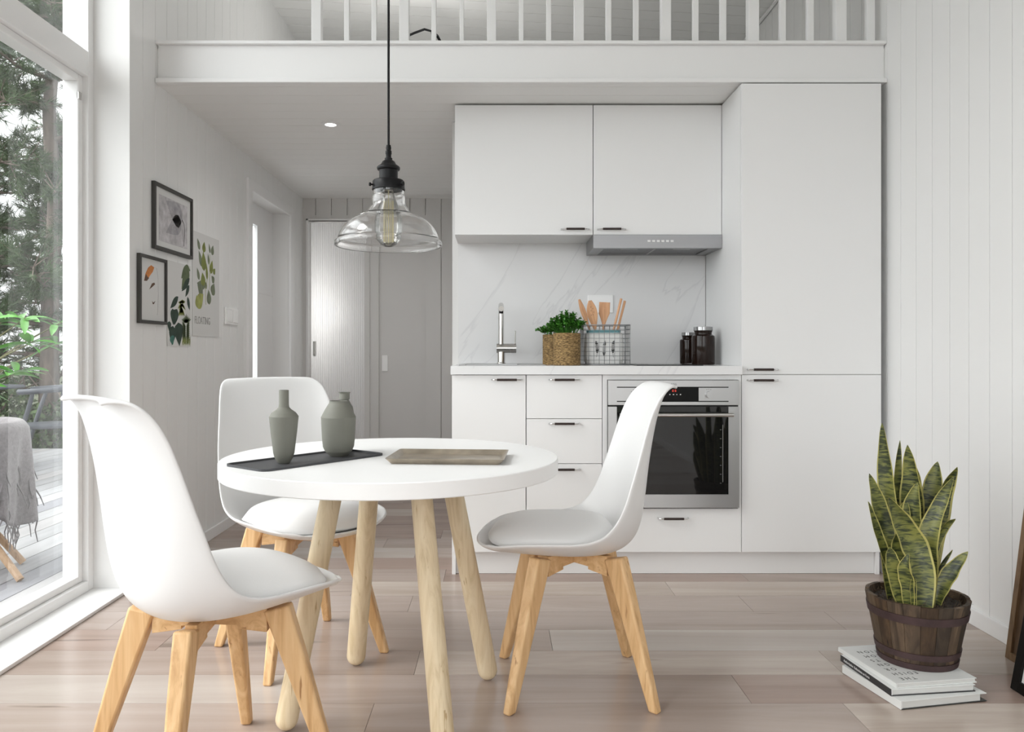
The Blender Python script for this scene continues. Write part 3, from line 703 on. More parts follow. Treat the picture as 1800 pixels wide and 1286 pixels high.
# ================================================================== SMALL THINGS ON THE WORKTOP
ZW = .901
def leaf_strip(bm, base, d, up, L, W, n=5, curl=0.3, fold=.15, mi=0):
    """a pointed leaf with thickness-free blade folded on its midrib"""
    d = d.normalized(); side = d.cross(up); side = side.normalized() if side.length > 1e-5 else d.orthogonal().normalized(); nrm = side.cross(d)
    rows = []
    for i in range(n+1):
        t = i/n; w = W*math.sin(PI*min(1, t*.92+.04))**.8*.5
        c = base + d*(L*t) - nrm*(curl*L*t*t)
        rows.append([c - side*w + nrm*fold*w, c, c + side*w + nrm*fold*w])
    grid(bm, rows, mi)
def herb(name, label, x, y, r, h, seed, nst, spread, hh):
    t = thing(name, label, 'potted herb', (x, y, ZW), 'basket planted herbs')
    bm = new(); prof = [(0, 0), (r*.96, 0)]
    k = 15
    for i in range(k):
        z0 = h*i/k; z1 = h*(i+1)/k
        prof += [(r*.985, z0+(z1-z0)*.1), (r*1.0, z0+(z1-z0)*.5), (r*.985, z0+(z1-z0)*.9)]
    prof += [(r*.93, h), (r*.93, h-.02), (0, h-.02)]
    lathe(bm, prof, (x, y, ZW), 48); mk('woven_basket', bm, M_basket, parent=t, ang=80)
    random.seed(seed); bs = new(); bl = new(); R = random
    for i in range(nst):
        a = R.uniform(0, 2*PI); q = math.sqrt(R.random()); b = Vector((x+.6*r*q*math.cos(a), y+.6*r*q*math.sin(a), ZW+h-.02))
        tip = Vector((x+spread*q*math.cos(a), y+.8*spread*q*math.sin(a), ZW+h+hh*(1-.55*q*q)*R.uniform(.7,1)))
        mid = (b+tip)/2 + Vector((0,0,.012)); pts = smooth_pts([b, mid, tip], 3); tube(bs, pts, .0009, 4)
        for j in range(7):
            p = pts[R.randrange(3, len(pts))] + Vector((R.uniform(-1,1), R.uniform(-1,1), R.uniform(-.6,1)))*.008
            for m in range(3):
                d = Vector((R.uniform(-1,1), R.uniform(-1,1), R.uniform(-.3,.9)))
                leaf_strip(bl, p, d, Vector((R.uniform(-.4,.4), R.uniform(-.4,.4), 1)), R.uniform(.010,.016), R.uniform(.007,.011), 3, .2)
    mk('stems', bs, M_herb, parent=t); o = mk('foliage', bl, M_herb, parent=t); return t
herb('potted_parsley', 'bushy green parsley in a round woven basket touching the wire basket', .314, 3.600, .063, .146, 3, 110, .085, .095)
herb('potted_parsley', 'low green parsley in a woven basket half hidden behind its twin', .2650, 3.724, .054, .142, 4, 60, .085, .045)

wb = thing('wire_basket', 'square grey wire mesh basket standing on the worktop beside the parsley', 'basket', (.497, 3.68, ZW))
bm = new(); bx0, bx1, by0, by1, bz0, bz1 = .391, .603, 3.602, 3.758, ZW+.0025, ZW+.183
def ring(z, r=.0014):
    tube(bm, [(bx0,by0,z),(bx1,by0,z),(bx1,by1,z),(bx0,by1,z)], r, 5, closed=True)
for k in range(10): ring(bz0 + (bz1-bz0)*k/9, .0022 if k in (0, 9) else .0012)
for k in range(10):
    x = bx0 + (bx1-bx0)*k/9
    tube(bm, [(x,by0,bz1),(x,by0,bz0),(x,by1,bz0),(x,by1,bz1)], .0012, 5)
for k in range(1, 7):
    y = by0 + (by1-by0)*k/7
    tube(bm, [(bx0,y,bz1),(bx0,y,bz0),(bx1,y,bz0),(bx1,y,bz1)], .0012, 5)
mk('wire_mesh', bm, M_wire, parent=wb, ang=180)
bg_ = thing('cotton_bag', 'white cotton bag with three black feathers and a teal lining inside the wire basket', 'bag', (.497, 3.68, ZW+.006))
cx, cy = .4905, 3.675
def bagring(z, sx, sy, e=5):
    out = []
    for k in range(48):
        a = 2*PI*k/48; c, s = math.cos(a), math.sin(a)
        out.append(Vector((cx + sx*math.copysign(abs(c)**(2/e), c), cy + sy*math.copysign(abs(s)**(2/e), s) , z)))
    return out
bm = new(); rows = [bagring(ZW+.0062, .07, .055)]
for z, sx, sy in ((.0062,.083,.063),(.02,.087,.066),(.07,.088,.067),(.12,.087,.066),(.145,.085,.064),(.1475,.081,.061),(.143,.079,.059),(.03,.077,.058)): rows.append(bagring(ZW+z, sx, sy))
grid(bm, rows, closed_v=True); bm.faces.new([v for v in bm.verts[:48]]); bm.faces.new([v for v in bm.verts[-48:]][::-1]) if False else None
mk('bag_body', bm, M_bag, parent=bg_, ang=60)
bm = new(); rows = [bagring(ZW+z, sx, sy) for z, sx, sy in ((.08,.0745,.0555),(.150,.076,.057),(.160,.077,.058),(.1605,.074,.055),(.08,.072,.053))]
grid(bm, rows, closed_v=True); mk('lining', bm, M_teal, parent=bg_, ang=60)
def feather(x, z, h, lean):
    bm = new(); Y = cy-.0680; N = 14
    out = []
    for s in (1, -1):
        rng = range(N+1) if s > 0 else range(N, -1, -1)
        for i in rng:
            t = i/N; w = .0075*math.sin(PI*min(1,t*1.25))**.7 if t < .8 else .0008
            if i % 3 == 1 and t < .7: w *= .65
            out.append(Vector((x + lean*math.sin(t*2.6) + s*max(w,.0007), Y-.0006, z - h*t)))
    # printed outline: a dark tip and stem and hatched vane strokes
    rach = [Vector((x + lean*math.sin(t*2.6), Y-.0004, z-h*t)) for t in [i/10 for i in range(11)]]
    tube(bm, rach, .0007, 4)
    for i in range(1, 15):
        t = .04+i*.052; c = Vector((x + lean*math.sin(t*2.6), Y-.0004, z-h*t))
        w = .0080*math.sin(PI*min(1,t*1.22))**.7
        thick = .0016 if (t < .24 or .58 < t < .72) else .0006
        for s in (-1, 1): tube(bm, [c, c+Vector((s*w, 0, .0045 if t > .2 else .002))], thick, 4)
    return mk('feather_print', bm, M_ink, parent=bg_)
for x, z, h, l in ((.4475,ZW+.112,.075,.006),(.4895,ZW+.112,.094,-.005),(.530,ZW+.114,.078,-.005)): feather(x, z, h, l)
# utensils standing in the bag
GU = 'wooden utensils in the cotton bag'
def utensil(name, label, foot, tip, build, group=GU):
    foot, tip = Vector(foot), Vector(tip); d = (tip-foot); L = d.length; z = d.normalized(); y = Vector((0,-1,0)); x = y.cross(z).normalized(); y = z.cross(x)
    M = axes(foot, x, y, z); bm = new(); build(bm, L)
    me_off = foot
    o = mk(name, bm, M_spoon, loc=(0,0,0), bev=0); o.matrix_world = M; return tag(o, label, 'utensil', group)
def stick(bm, L): tube(bm, [(0,0,0),(0,0,L*.3),(0,0,L-.002),(0,0,L)], [.0045,.005,.0058,.005], 12)
def blade(wfun, z0, z1, holes=()):
    def f(bm, L):
        zz = L*z0
        tube(bm, [(0,0,0),(0,0,zz)], [.0045,.005], 10)
        N = 22; rows = []
        for i in range(N+1):
            t = i/N; w = wfun(t); zc = zz + (L-zz)*t
            rows.append([Vector((w*math.cos(a), (.0048 if t < .15 else .0035)*math.sin(a) + .006*math.sin(PI*t)*(1-abs(math.cos(a))**2)*-.5, zc)) for a in [2*PI*k/16 for k in range(16)]])
        vs = grid(bm, rows, closed_v=True); bm.faces.new(vs[0][::-1]); bm.faces.new(vs[-1])
        for hx, hz in holes:
            for s in (1,): tube(bm, [(hx, .0046*s+.0, zz+(L-zz)*hz), (hx, .0052*s, zz+(L-zz)*hz)], .0016, 8, mi=1)
    return f
spoonw = lambda t: .005+.0225*math.sin(PI*min(1, max(0, t)*.93+.03))**1.1*(.45+.75*t)
spatw = lambda t: .005 + (.0205*(min(1, t/.55))**1.4)
wz = lambda py, Y: H-(py-618)/1390*Y
u1 = utensil('slotted_spoon', 'wooden spoon with small holes, face turned forward above the bag', (.478, 3.665, ZW+.012), P(1037, 528, 3.655), blade(spoonw, .52, 1, [(-.006,.72),(.002,.78),(-.008,.60),(.004,.66),(-.002,.52),(.006,.52)]))
u1.data.materials.append(M_ink)
u2 = utensil('spatula', 'flat wooden spatula with a square end next to the slotted spoon', (.485, 3.685, ZW+.012), P(1063, 531, 3.675), blade(spatw, .58, 1, [(0,.75),(.004,.68)]))
u2.data.materials.append(M_spoon)
u3 = utensil('wooden_spoon', 'wooden spoon seen edge on, leaning out toward the parsley', (.480, 3.690, ZW+.012), P(1018, 526, 3.70), blade(lambda t: .004+.009*math.sin(PI*min(1,t*.95+.02)), .60, 1))
u4 = utensil('wooden_stick', 'thick round wooden utensil handle, the taller of the leaning pair', (.500, 3.660, ZW+.012), P(1092, 524.5, 3.66), stick)
u5 = utensil('wooden_stick', 'thin round wooden handle beside the taller one, nearer the basket edge', (.520, 3.680, ZW+.012), P(1098.5, 528.5, 3.68), stick)
# amber jars
def jar(label, x, y, z, r, h, neck, lid):
    t = thing('storage_jar', label, 'jar', (x, y, z), 'amber glass storage jars')
    bm = new(); lathe(bm, [(0,0),(r*.95,0),(r,.006),(r,h*.70),(r*.97,h*.76),(neck,h*.80),(neck*.98,h*.84),(neck*1.08,h*.90),(0,h*.90)], (x,y,z), 48); mk('jar_body', bm, M_jar, parent=t, ang=50)
    bm = new(); lathe(bm, [(0,h*.901),(neck*1.08,h*.901),(neck*1.10,h*.905),(neck*1.10,h*.995),(neck*1.06,h),(0,h)], (x,y,z), 48); mk('lid', bm, M_lidglass, parent=t, ang=40)
    return t
jar('large dark amber jar with a metal rimmed lid on the worktop', .966, 3.72, .9012, .0535, .178, .0400, .04)
jar('smaller dark amber jar tucked behind the large one', .928, 3.855, .9058, .040, .150, .0285, .03)

# ================================================================== DINING TABLE
TC = Vector((-.2885, 2.168, 0))
tb = thing('dining_table', 'round white dining table with splayed pale wooden legs', 'table', (TC.x, TC.y, 0))
bm = new(); lathe(bm, [(0,.638),(.4505,.638),(.4525,.640),(.4525,.675),(.4505,.677),(0,.677)], (TC.x, TC.y, 0), 160); mk('tabletop', bm, M_top, parent=tb, ang=30)
bm = new(); bx(bm, TC.x-.19, TC.x+.19, TC.y-.19, TC.y+.19, .626, .6375); mk('mounting_plate', bm, M_blackmetal, parent=tb, smooth=False)
feet = [(-.542,2.010),(-.438,2.435),(-.025,2.325),(-.129,1.900)]; FC = Vector((-.2835, 2.1675, 0))
for fx, fy in feet:
    f = Vector((fx, fy, .0)); tp_ = FC + (f-FC)*.56 + Vector((0,0,.6255)); d = (tp_-f).normalized(); rb, rt = .0285, .0275
    prof = [(0, 0)] + [(rb*math.sin(a), rb*(1-math.cos(a))) for a in [PI/2*k/8 for k in range(1, 9)]]
    L = (tp_-f).length; q = Vector((0,0,1)).rotation_difference(d).to_matrix().to_4x4()
    lg = [(0,0)] + [(rb*math.sin(a), rb*(1-math.cos(a))) for a in [PI/2*k/8 for k in range(1, 9)]] + [(rb, .10), (rb, .3), (rt, L-.030), (0, L-.030)]
    bm = new(); lathe(bm, lg, (0,0,0), 40)
    bmesh.ops.transform(bm, matrix=Matrix.Translation(f+Vector((0,0,.0015))) @ q, verts=bm.verts[:]); leg = mk('leg', bm, M_beech, parent=tb, ang=60)
    bm = new(); lathe(bm, [(0,L-.030),(rt*1.0,L-.030),(rt*1.01,L-.0285),(rt*1.01,L+.006),(0,L+.006)], (0,0,0), 40)
    bmesh.ops.transform(bm, matrix=Matrix.Translation(f+Vector((0,0,.0015))) @ q, verts=bm.verts[:])
    for v in bm.verts: v.co.z = min(v.co.z, .6375)
    o = mk('leg_collar', bm, M_blackmetal, parent=tb, ang=60); o.parent = leg

# ================================================================== SHELL CHAIRS
rowsC = [ # xc, zc, xr, yr, zr
 (.280,.424,.240,.140,.433),(.268,.416,.222,.178,.442),(.240,.406,.192,.203,.449),(.18,.400,.145,.221,.455),(.09,.391,.075,.230,.457),(.0,.387,.005,.233,.459),
 (-.075,.390,-.050,.233,.476),(-.130,.405,-.085,.231,.513),(-.166,.437,-.108,.228,.560),(-.184,.485,-.124,.224,.608),(-.193,.550,-.140,.219,.655),(-.200,.620,-.154,.213,.700),
 (-.209,.690,-.168,.206,.745),(-.220,.755,-.184,.199,.790),(-.231,.808,-.204,.190,.828),(-.238,.843,-.223,.180,.850),(-.245,.862,-.239,.167,.862),(-.252,.869,-.255,.150,.867),(-.258,.870,-.268,.128,.866),(-.262,.868,-.277,.108,.861)]
def shell_rows(k=3, nv=25, off=0.0):
    P0 = [Vector((a, b, 0)) for a, b, *_ in rowsC]; P1 = [Vector(r[2:]) for r in rowsC]
    A = smooth_pts(P0, k); B = smooth_pts(P1, k); rows = []
    for a, b in zip(A, B):
        r = []
        for j in range(nv):
            v = -1 + 2*j/(nv-1); w = abs(v)**2.1; yv = math.sin(v*PI/2*.92)/math.sin(PI/2*.92)*.35 + v*.65
            r.append(Vector((a.x + (b.x-a.x)*w, b.y*yv, a.y + (b.z-a.y)*w)))
        rows.append(r)
    return rows
def make_chair(label):
    t = thing('dining_chair', label, 'chair', (0,0,0), 'white shell dining chairs')
    bm = new(); grid(bm, shell_rows()); mk('seat_shell', bm, M_shell, parent=t, sol=.008, soff=0, sub=1)
    # loose cushion filling the bowl of the seat
    N, R_ = 56, 12; top = []; cx0 = .070
    def outline(a):
        c, s = math.cos(a), math.sin(a); e = 2/2.6
        x = cx0 + (.178 if c > 0 else .178)*math.copysign(abs(c)**e, c); y = (.203 - .030*max(0, c)**2)*math.copysign(abs(s)**e, s)
        return x, y
    def base_z(x, y):
        v = min(1, abs(y)/.23); f = .389 + .066*v**2.1
        if x > .12: f += .05*((x-.12)/.16)**2*(1-.5*v)
        if x < -.03: f += .055*((-.03-x)/.07)**1.5
        return f
    rows = []
    for i in range(R_+1):
        q = i/R_; ring_ = []
        for k in range(N):
            x, y = outline(2*PI*k/N); x = cx0 + (x-cx0)*q; y *= q
            ze = base_z(x, y)
            zt = .485 - .012*abs(y/.2)**2 - .030*max(0, (x-.12)/.13)**2.2 + .010*max(0, (-x)/.1)**1.2
            edge = max(0, 1-q**7)**.5
            ring_.append(Vector((x, y, (ze+.010) + (zt-ze-.010)*edge)))
        rows.append(ring_)
    bot = []
    for i in range(R_, -1, -1):
        q = i/R_; ring_ = []
        for k in range(N):
            x, y = outline(2*PI*k/N); x = cx0+(x-cx0)*q*.985; y *= q*.985
            ring_.append(Vector((x, y, base_z(x, y)+.0075)))
        bot.append(ring_)
    bm = new(); grid(bm, rows+bot, closed_v=True); bmesh.ops.remove_doubles(bm, verts=bm.verts[:], dist=1e-5)
    mk('seat_cushion', bm, M_pad, parent=t, ang=180)
    # wooden base
    for sx in (1, -1):
        for sy in (1, -1):
            dd = Vector((sx, sy, 0)).normalized(); tt = Vector((-dd.y, dd.x, 0))
            top_ = Vector((sx*.105, sy*.105, .0)); bot_ = Vector((sx*.195, sy*.195, 0))
            def ring4(c, wr, wt, zi, zo):
                return [c - dd*wr - tt*wt + Vector((0,0,zi)), c + dd*wr - tt*wt + Vector((0,0,zo)), c + dd*wr + tt*wt + Vector((0,0,zo)), c - dd*wr + tt*wt + Vector((0,0,zi))]
            bm = new()
            rr = [ring4(bot_, .0140, .0130, 0, 0), ring4(bot_*.86+top_*.14, .0165, .0142, .055, .055), ring4(bot_*.25+top_*.75, .0265, .0185, .293, .298), ring4(top_, .0285, .0195, .383, .397)]
            vs = grid(bm, rr, closed_v=True); bm.faces.new(vs[0][::-1]); bm.faces.new(vs[-1])
            mk('leg', bm, M_oak, parent=t, bev=.006, bseg=3, ang=40)
    bm = new()
    for ang_ in (45, 135):
        M = Matrix.Rotation(math.radians(ang_), 4, 'Z'); L = .127
        z3 = .0 if ang_ == 45 else .0
        out = [(-L,.336),(-.062,.344),(-.062,.352),(0,.355),(.062,.352),(.062,.344),(L,.336),(L,.392),(.05,.387),(-.05,.387),(-L,.392)]
        extrude_poly(bm, [M @ Vector((x, -.0125, z)) for x, z in out], M.to_3x3() @ Vector((0,.025,0)))
    mk('cross_rail', bm, M_oakx, parent=t, bev=.001, smooth=False)
    return t
ch1 = make_chair('white shell chair in front of the oven, facing the table from the kitchen side')
def chs(o, x, y, deg): o.location = (x, y, 0); o.rotation_euler = (0, 0, math.radians(deg))
ch2 = dup(ch1, (0,0,0)); ch2['label'] = 'white shell chair by the glazed door, its back turned to the viewer'
ch3 = dup(ch1, (0,0,0)); ch3['label'] = 'white shell chair behind the table, near the panelled wall with pictures'
chs(ch1, .22, 2.30, 181.5); chs(ch2, -.643, 1.775, 46.5); chs(ch3, -.637, 2.56, -50.5)

# ================================================================== ON THE TABLE
ZTb = .677
def slab_tray(name, label, cat, c, L, W, deg, h, m, rim, lip, rad=.02, flare=.0, z=ZTb):
    c = Vector((*c, z)); M = Matrix.Translation(c) @ Matrix.Rotation(math.radians(deg), 4, 'Z')
    def rr(l, w, zz, r):
        out = []
        for sx, sy, a0 in ((1,1,0),(-1,1,90),(-1,-1,180),(1,-1,270)):
            for k in range(6):
                a = math.radians(a0+18*k); out.append(M @ Vector((sx*(l/2-r)+r*math.cos(a), sy*(w/2-r)+r*math.sin(a), zz)))
        return out
    bm = new(); rows = [rr(.001, .001, 0, .0002), rr(L, W, 0, rad), rr(L+flare*2, W+flare*2, h, rad), rr(L+flare*2-lip*2, W+flare*2-lip*2, h, rad*.9), rr(L-rim*2, W-rim*2, h*.25, rad*.8), rr(.001, .001, h*.25, .0002)]
    vs = grid(bm, rows, closed_v=True)
    o = mk(name, bm, m, loc=tuple(c), ang=30); return tag(o, label, cat)
slab_tray('serving_board', 'long dark grey tray with rounded corners under the vases', 'tray', (-.497, 2.077), .395, .168, 51.5, .006, M_slate, .006, .004, .022)
slab_tray('metal_tray', 'shallow brown tarnished metal tray lying empty on the table', 'tray', (-.128, 2.092), .278, .182, -4, .015, M_bronze, .004, .0025, .008, .013)
def vase(label, px, Y, prof, k, zb):
    x = (px-875)/1390*Y; bm = new(); pr = [(r*k, z*k) for r, z in prof]
    lip = pr[-1]; inner = [(max(0, lip[0]-.0022), lip[1]), (max(.001, lip[0]-.003), lip[1]-.02), (0, lip[1]-.03)]
    lathe(bm, pr+inner, (x, Y, zb), 64); o = mk('vase', bm, M_sageclay, loc=(x, Y, zb), ang=18)
    return tag(o, label, 'vase', 'sage stoneware vases')
vase('tall sage green bottle vase with a straight narrow neck on the dark tray', 499, 2.012, [(0,0),(.0135,0),(.0155,.002),(.0225,.013),(.0262,.026),(.0285,.045),(.0328,.08),(.0366,.119),(.0300,.1285),(.0175,.1375),(.0132,.1425),(.0124,.150),(.0122,.186)], 1.0, ZTb+.0018)
vase('wide sage green vase with a short open mouth on the dark tray', 595, 2.150, [(0,0),(.022,0),(.0245,.002),(.036,.014),(.0415,.026),(.0440,.047),(.0462,.09),(.0468,.106),(.036,.127),(.0268,.142),(.0250,.1445),(.0246,.150)], 1.0, ZTb+.0018)
vase('small sage green vase with a flared rim, partly hidden behind the wide vase', 605.5, 2.240, [(0,0),(.016,0),(.022,.006),(.0255,.02),(.027,.06),(.0265,.10),(.022,.122),(.013,.138),(.0098,.144),(.0100,.150),(.0165,.1615)], 1.045, ZTb+.0018)

# ================================================================== PENDANT LAMP
pl = thing('pendant_lamp', 'clear glass pendant lamp with black fittings hanging above the table', 'pendant lamp', (-.2995, 2.168, 1.25))
PX, PY = -.2995, 2.168
bm = new(); tube(bm, [(PX, PY, 1.526), (PX, PY, ceil_z(PX)-.02)], .0034, 10); mk('cord', bm, M_blackmetal, parent=pl)
bm = new(); zc_ = ceil_z(PX); lathe(bm, [(0,zc_-.028),(.03,zc_-.028),(.05,zc_-.012),(.05,zc_+.0),(0,zc_+.0)], (PX, PY, 0), 32); mk('ceiling_rose', bm, M_blackmetal, parent=pl)
bm = new(); lathe(bm, [(0,1.486),(.0105,1.486),(.0105,1.492),(.0075,1.494),(.0075,1.502),(.0085,1.504),(.0085,1.512),(.0065,1.514),(.0075,1.520),(.006,1.528),(0,1.528)], (PX, PY, 0), 24); mk('cord_grip', bm, M_blackmetal, parent=pl, ang=50)
bm = new(); lathe(bm, [(0,1.432),(.0255,1.432),(.0255,1.459),(.030,1.460),(.0315,1.463),(.0315,1.467),(.029,1.470),(.021,1.475),(.017,1.483),(.0125,1.486),(0,1.486)], (PX, PY, 0), 48); mk('lamp_holder', bm, M_blackmetal, parent=pl, ang=40)
bm = new(); lathe(bm, [(.026,1.4325),(.0405,1.4315),(.0435,1.428),(.0440,1.409),(.0450,1.4085),(.0450,1.405),(.0428,1.405),(.0428,1.427),(.026,1.430)], (PX, PY, 0), 48, closed=True); clr = mk('collar', bm, M_blackmetal, parent=pl, ang=40)
for a in (205, 325, 85):
    a = math.radians(a); d = Vector((math.cos(a), math.sin(a), 0)); c = Vector((PX, PY, 1.4165))
    bm = new(); tube(bm, [c+d*.043, c+d*.050], .0025, 8); tube(bm, [c+d*.050, c+d*.0545], .0050, 12); o = mk('thumb_screw', bm, M_blackmetal, parent=pl); o.parent = clr
outp = [(.0418,1.424),(.0418,1.405),(.0425,1.392),(.0448,1.386),(.0452,1.372),(.0470,1.364),(.0500,1.358),(.0600,1.344),(.0660,1.339),(.0860,1.3315),(.1030,1.322),(.1180,1.309),(.1290,1.294),(.1355,1.279),(.1378,1.270),(.1425,1.266),(.1462,1.262),(.1470,1.257),(.1460,1.2525),(.1440,1.2505)]
outp = [(p.x, p.y) for p in smooth_pts([Vector((a, b, 0)) for a, b in outp], 3)]
inn = [(max(.001, r-.0028), z+(.0006 if i > len(outp)*.5 else 0)) for i, (r, z) in enumerate(outp)][::-1]
bm = new(); lathe(bm, outp+inn, (PX, PY, 0), 96, closed=True); mk('glass_shade', bm, M_shadeglass, parent=pl, ang=80)
bm = new(); lathe(bm, [(.012,1.405),(.016,1.392),(.020,1.378),(.031,1.350),(.0375,1.318),(.0375,1.290),(.032,1.268),(.020,1.254),(.008,1.2495),(0,1.249)], (PX, PY, 0), 48); bl_ = mk('light_bulb', bm, M_bulb, parent=pl)
bm = new(); lathe(bm, [(0,1.404),(.0125,1.404),(.0125,1.4315),(0,1.4315)], (PX, PY, 0), 24); mk('bulb_cap', bm, M_steel, parent=pl)
bm = new(); pts = []
for k in range(14):
    a = 2*PI*k/14; z0, z1 = (1.262, 1.375); r = .0135
    c, s = PX + r*math.cos(a), PY + r*math.sin(a)
    pts += ([(c, s, z0), (c, s, z1)] if k % 2 == 0 else [(c, s, z1), (c, s, z0)])
tube(bm, pts, .0008, 5)
tube(bm, [(PX, PY, 1.404), (PX, PY, 1.262)], .0016, 6)
o = mk('filament', bm, M_fil, parent=pl, ang=180); o.parent = bl_

# downlight in the hall ceiling
dl = thing('downlight', 'round recessed downlight glowing in the low ceiling before the hall', 'ceiling light', (-.852, 4.03, 2.12))
bm = new(); lathe(bm, [(.028,2.1245),(.0465,2.1245),(.0465,2.120),(.028,2.117)], (-.852, 4.03, 0), 40, closed=True); mk('trim_ring', bm, M_trim, parent=dl)
bm = new(); lathe(bm, [(0,2.1215),(.0275,2.1215),(.0275,2.1242),(0,2.1242)], (-.852, 4.03, 0), 32); mk('lens', bm, M_lamp, parent=dl)
for yy in (4.03, 5.2):  # the farther beam is added fill for the hall, without a fitting
    sd = bpy.data.lights.new('downlight_and_fill_beam', 'SPOT'); so_ = bpy.data.objects.new('downlight_and_fill_beam', sd); COL.objects.link(so_)
    sd.energy = 4.8; sd.spot_size = math.radians(150); sd.spot_blend = .8; sd.shadow_soft_size = .03; so_.location = (-.852, yy, 2.112); sd.color = (1, .985, .96)

# ================================================================== BOOKS AND SNAKE PLANT
def book(label, A, B, C, z0, z1, cov, spinemat, cover_over, ct=.0022, spine_side='AC'):
    """A near corner, B along the fore edge facing the viewer, C along the spine"""
    A = Vector((*A, 0)); B = Vector((*B, 0)); C = Vector((*C, 0)); u = (B-A).normalized(); v = Vector((-u.y, u.x, 0)); L = (B-A).length; W = (C-A).length
    M = axes((A.x, A.y, z0), u, v, Vector((0,0,1))); h = z1-z0; c = A + (u*L+v*W)/2
    t = thing('book', label, 'book', (c.x, c.y, z0), 'books stacked under the plant tub')
    bm = new(); bx(bm, .003, L-cover_over, .003, W-.003, ct, h-ct, M=M); mk('pages', bm, M_paper, parent=t, smooth=False)
    bm = new(); bx(bm, 0, L, 0, W, 0, ct, M=M); bx(bm, 0, L, 0, W, h-ct, h, M=M); bx(bm, 0, .0028, 0, W, ct, h-ct, M=M)
    bmesh.ops.remove_doubles(bm, verts=bm.verts[:], dist=1e-6)
    o = mk('cover', bm, cov, parent=t, smooth=False, bev=.0005); return t, M, L, W, h
M_dkcover = mat('black_back_cover', (.03,.03,.028), .5, bump=.02, bscale=60)
def book2(label, A, B, C, z0, z1, top, bottom, spine, over):
    t, M, L, W, h = book(label, A, B, C, z0, z1, top, spine, over)
    bm = new(); bx(bm, -.0006, L+.0, -.0004, W+.0004, .0002, .0026, M=M); mk('back_cover', bm, bottom, parent=t, smooth=False)
    bm = new(); bx(bm, -.0014, .0, 0, W, .0003, h-.0003, M=M); s = mk('spine', bm, spine, parent=t, smooth=False)
    return t, M, L, W, h, s
b3 = book2('lowest white book on the floor with a black back cover sticking out', (1.084,2.123), (1.345,2.176), (1.016,2.366), .0008, .0240, M_cover, M_dkcover, M_cover, .018)
b2 = book2('middle book of the stack with a charcoal lettered spine', (1.072,2.153), (1.319,2.184), (1.046,2.400), .0244, .0434, M_cover, M_spine, M_spine, .004)
b1 = book2('topmost white book with large thin black capitals on its cover, under the plant tub', (1.088,2.158), (1.330,2.196), (1.049,2.427), .0438, .0570, M_cover, M_cover, M_cover, .003)
t, M, L, W, h, s = b1
lines = ['THE', 'EDISH', 'OR', 'GN', 'TS', 'ROM', 'OTION']
X3 = M.to_3x3()
for i, tx in enumerate(lines):
    pos = M @ Vector((.030, .034+i*.0325, h+.00005))
    ux = -(X3 @ Vector((1,0,0))); uy = -(X3 @ Vector((0,1,0)))
    bm = text_bm('  '.join(tx) if False else ' '.join(tx), .0235, .0003, axes(pos, ux, uy, Vector((0,0,1))), align='RIGHT', sx=.86)
    mk('cover_lettering', bm, M_ink, parent=t, smooth=False)
t, M, L, W, h, s = b2; X3 = M.to_3x3()
bm = text_bm('Authoritative  Reflections on Form', .0105, .0003, axes(M @ Vector((-.0016, W-.018, .0060)), -(X3 @ Vector((0,1,0))), Vector((0,0,1)), -(X3 @ Vector((1,0,0)))), align='LEFT', sx=.88)
o = mk('spine_lettering', bm, M_white, parent=t, smooth=False); o.parent = s

sp = thing('snake_plant', 'snake plant with yellow edged leaves in an old wooden barrel tub on the books', 'potted plant', (1.239, 2.34, .0574))
TX, TY, TZ = 1.239, 2.338, .0574; rb0, rt0, th0 = .103, .139, .190
bm = new(); lay = bm.loops.layers.color.new('board'); random.seed(8)
NS = 19
for i in range(NS):
    a0, a1 = 2*PI*i/NS+.004, 2*PI*(i+1)/NS-.004; tone = random.choice([(.55,.52,.5),(1,.95,.88),(1.0,.82,.62),(.75,.70,.66),(1,1,1),(.62,.55,.48)])
    jz = random.uniform(-.003, .003); nf = len(bm.faces)
    def pt(a, r, z): return bm.verts.new((TX+r*math.cos(a), TY+r*math.sin(a), TZ+z))
    am = (a0+a1)/2
    o_ = [(a0, 0), (am, .0012), (a1, 0)]
    vs = []
    for z, r in ((.0, rb0), (th0+jz, rt0+.0)): vs.append([pt(a, r+e, z) for a, e in o_])
    vi = []
    for z, r in ((.0, rb0-.011), (th0+jz, rt0-.011)): vi.append([pt(a, r, z) for a, e in o_])
    for j in range(2):
        bm.faces.new((vs[0][j], vs[0][j+1], vs[1][j+1], vs[1][j])); bm.faces.new((vi[0][j+1], vi[0][j], vi[1][j], vi[1][j+1]))
        bm.faces.new((vs[1][j], vs[1][j+1], vi[1][j+1], vi[1][j])); bm.faces.new((vs[0][j+1], vs[0][j], vi[0][j], vi[0][j+1]))
    bm.faces.new((vs[0][0], vs[1][0], vi[1][0], vi[0][0])); bm.faces.new((vs[0][2], vi[0][2], vi[1][2], vs[1][2]))
    bm.faces.ensure_lookup_table()
    for f in bm.faces[nf:]:
        for l in f.loops: l[lay] = (*tone, 1)
tub = mk('tub', bm, M_stave, parent=sp, ang=30, fixn=True)
tr = lambda z: rb0 + (rt0-rb0)*z/th0 + .0012
for z0, z1, rg in ((.135,.158,0),(.030,.048,0),(.0005,.018,0)):
    bm = new(); prof = [(tr(z0)-.002, z0), (tr(z0)+.0032, z0), (tr(z1)+.0032, z1), (tr(z1)-.002, z1)]
    lathe(bm, prof, (TX, TY, TZ), 72, closed=True); o = mk('iron_hoop', bm, M_iron, parent=sp, ang=40); o.parent = tub
bm = new(); lathe(bm, [(0,.004),(rb0-.012,.004),(rt0-.0165,th0-.022),(rt0-.03,th0-.017),(0,th0-.012)], (TX, TY, TZ), 48); mk('soil', bm, M_soil, parent=sp)
random.seed(21); bm = new()
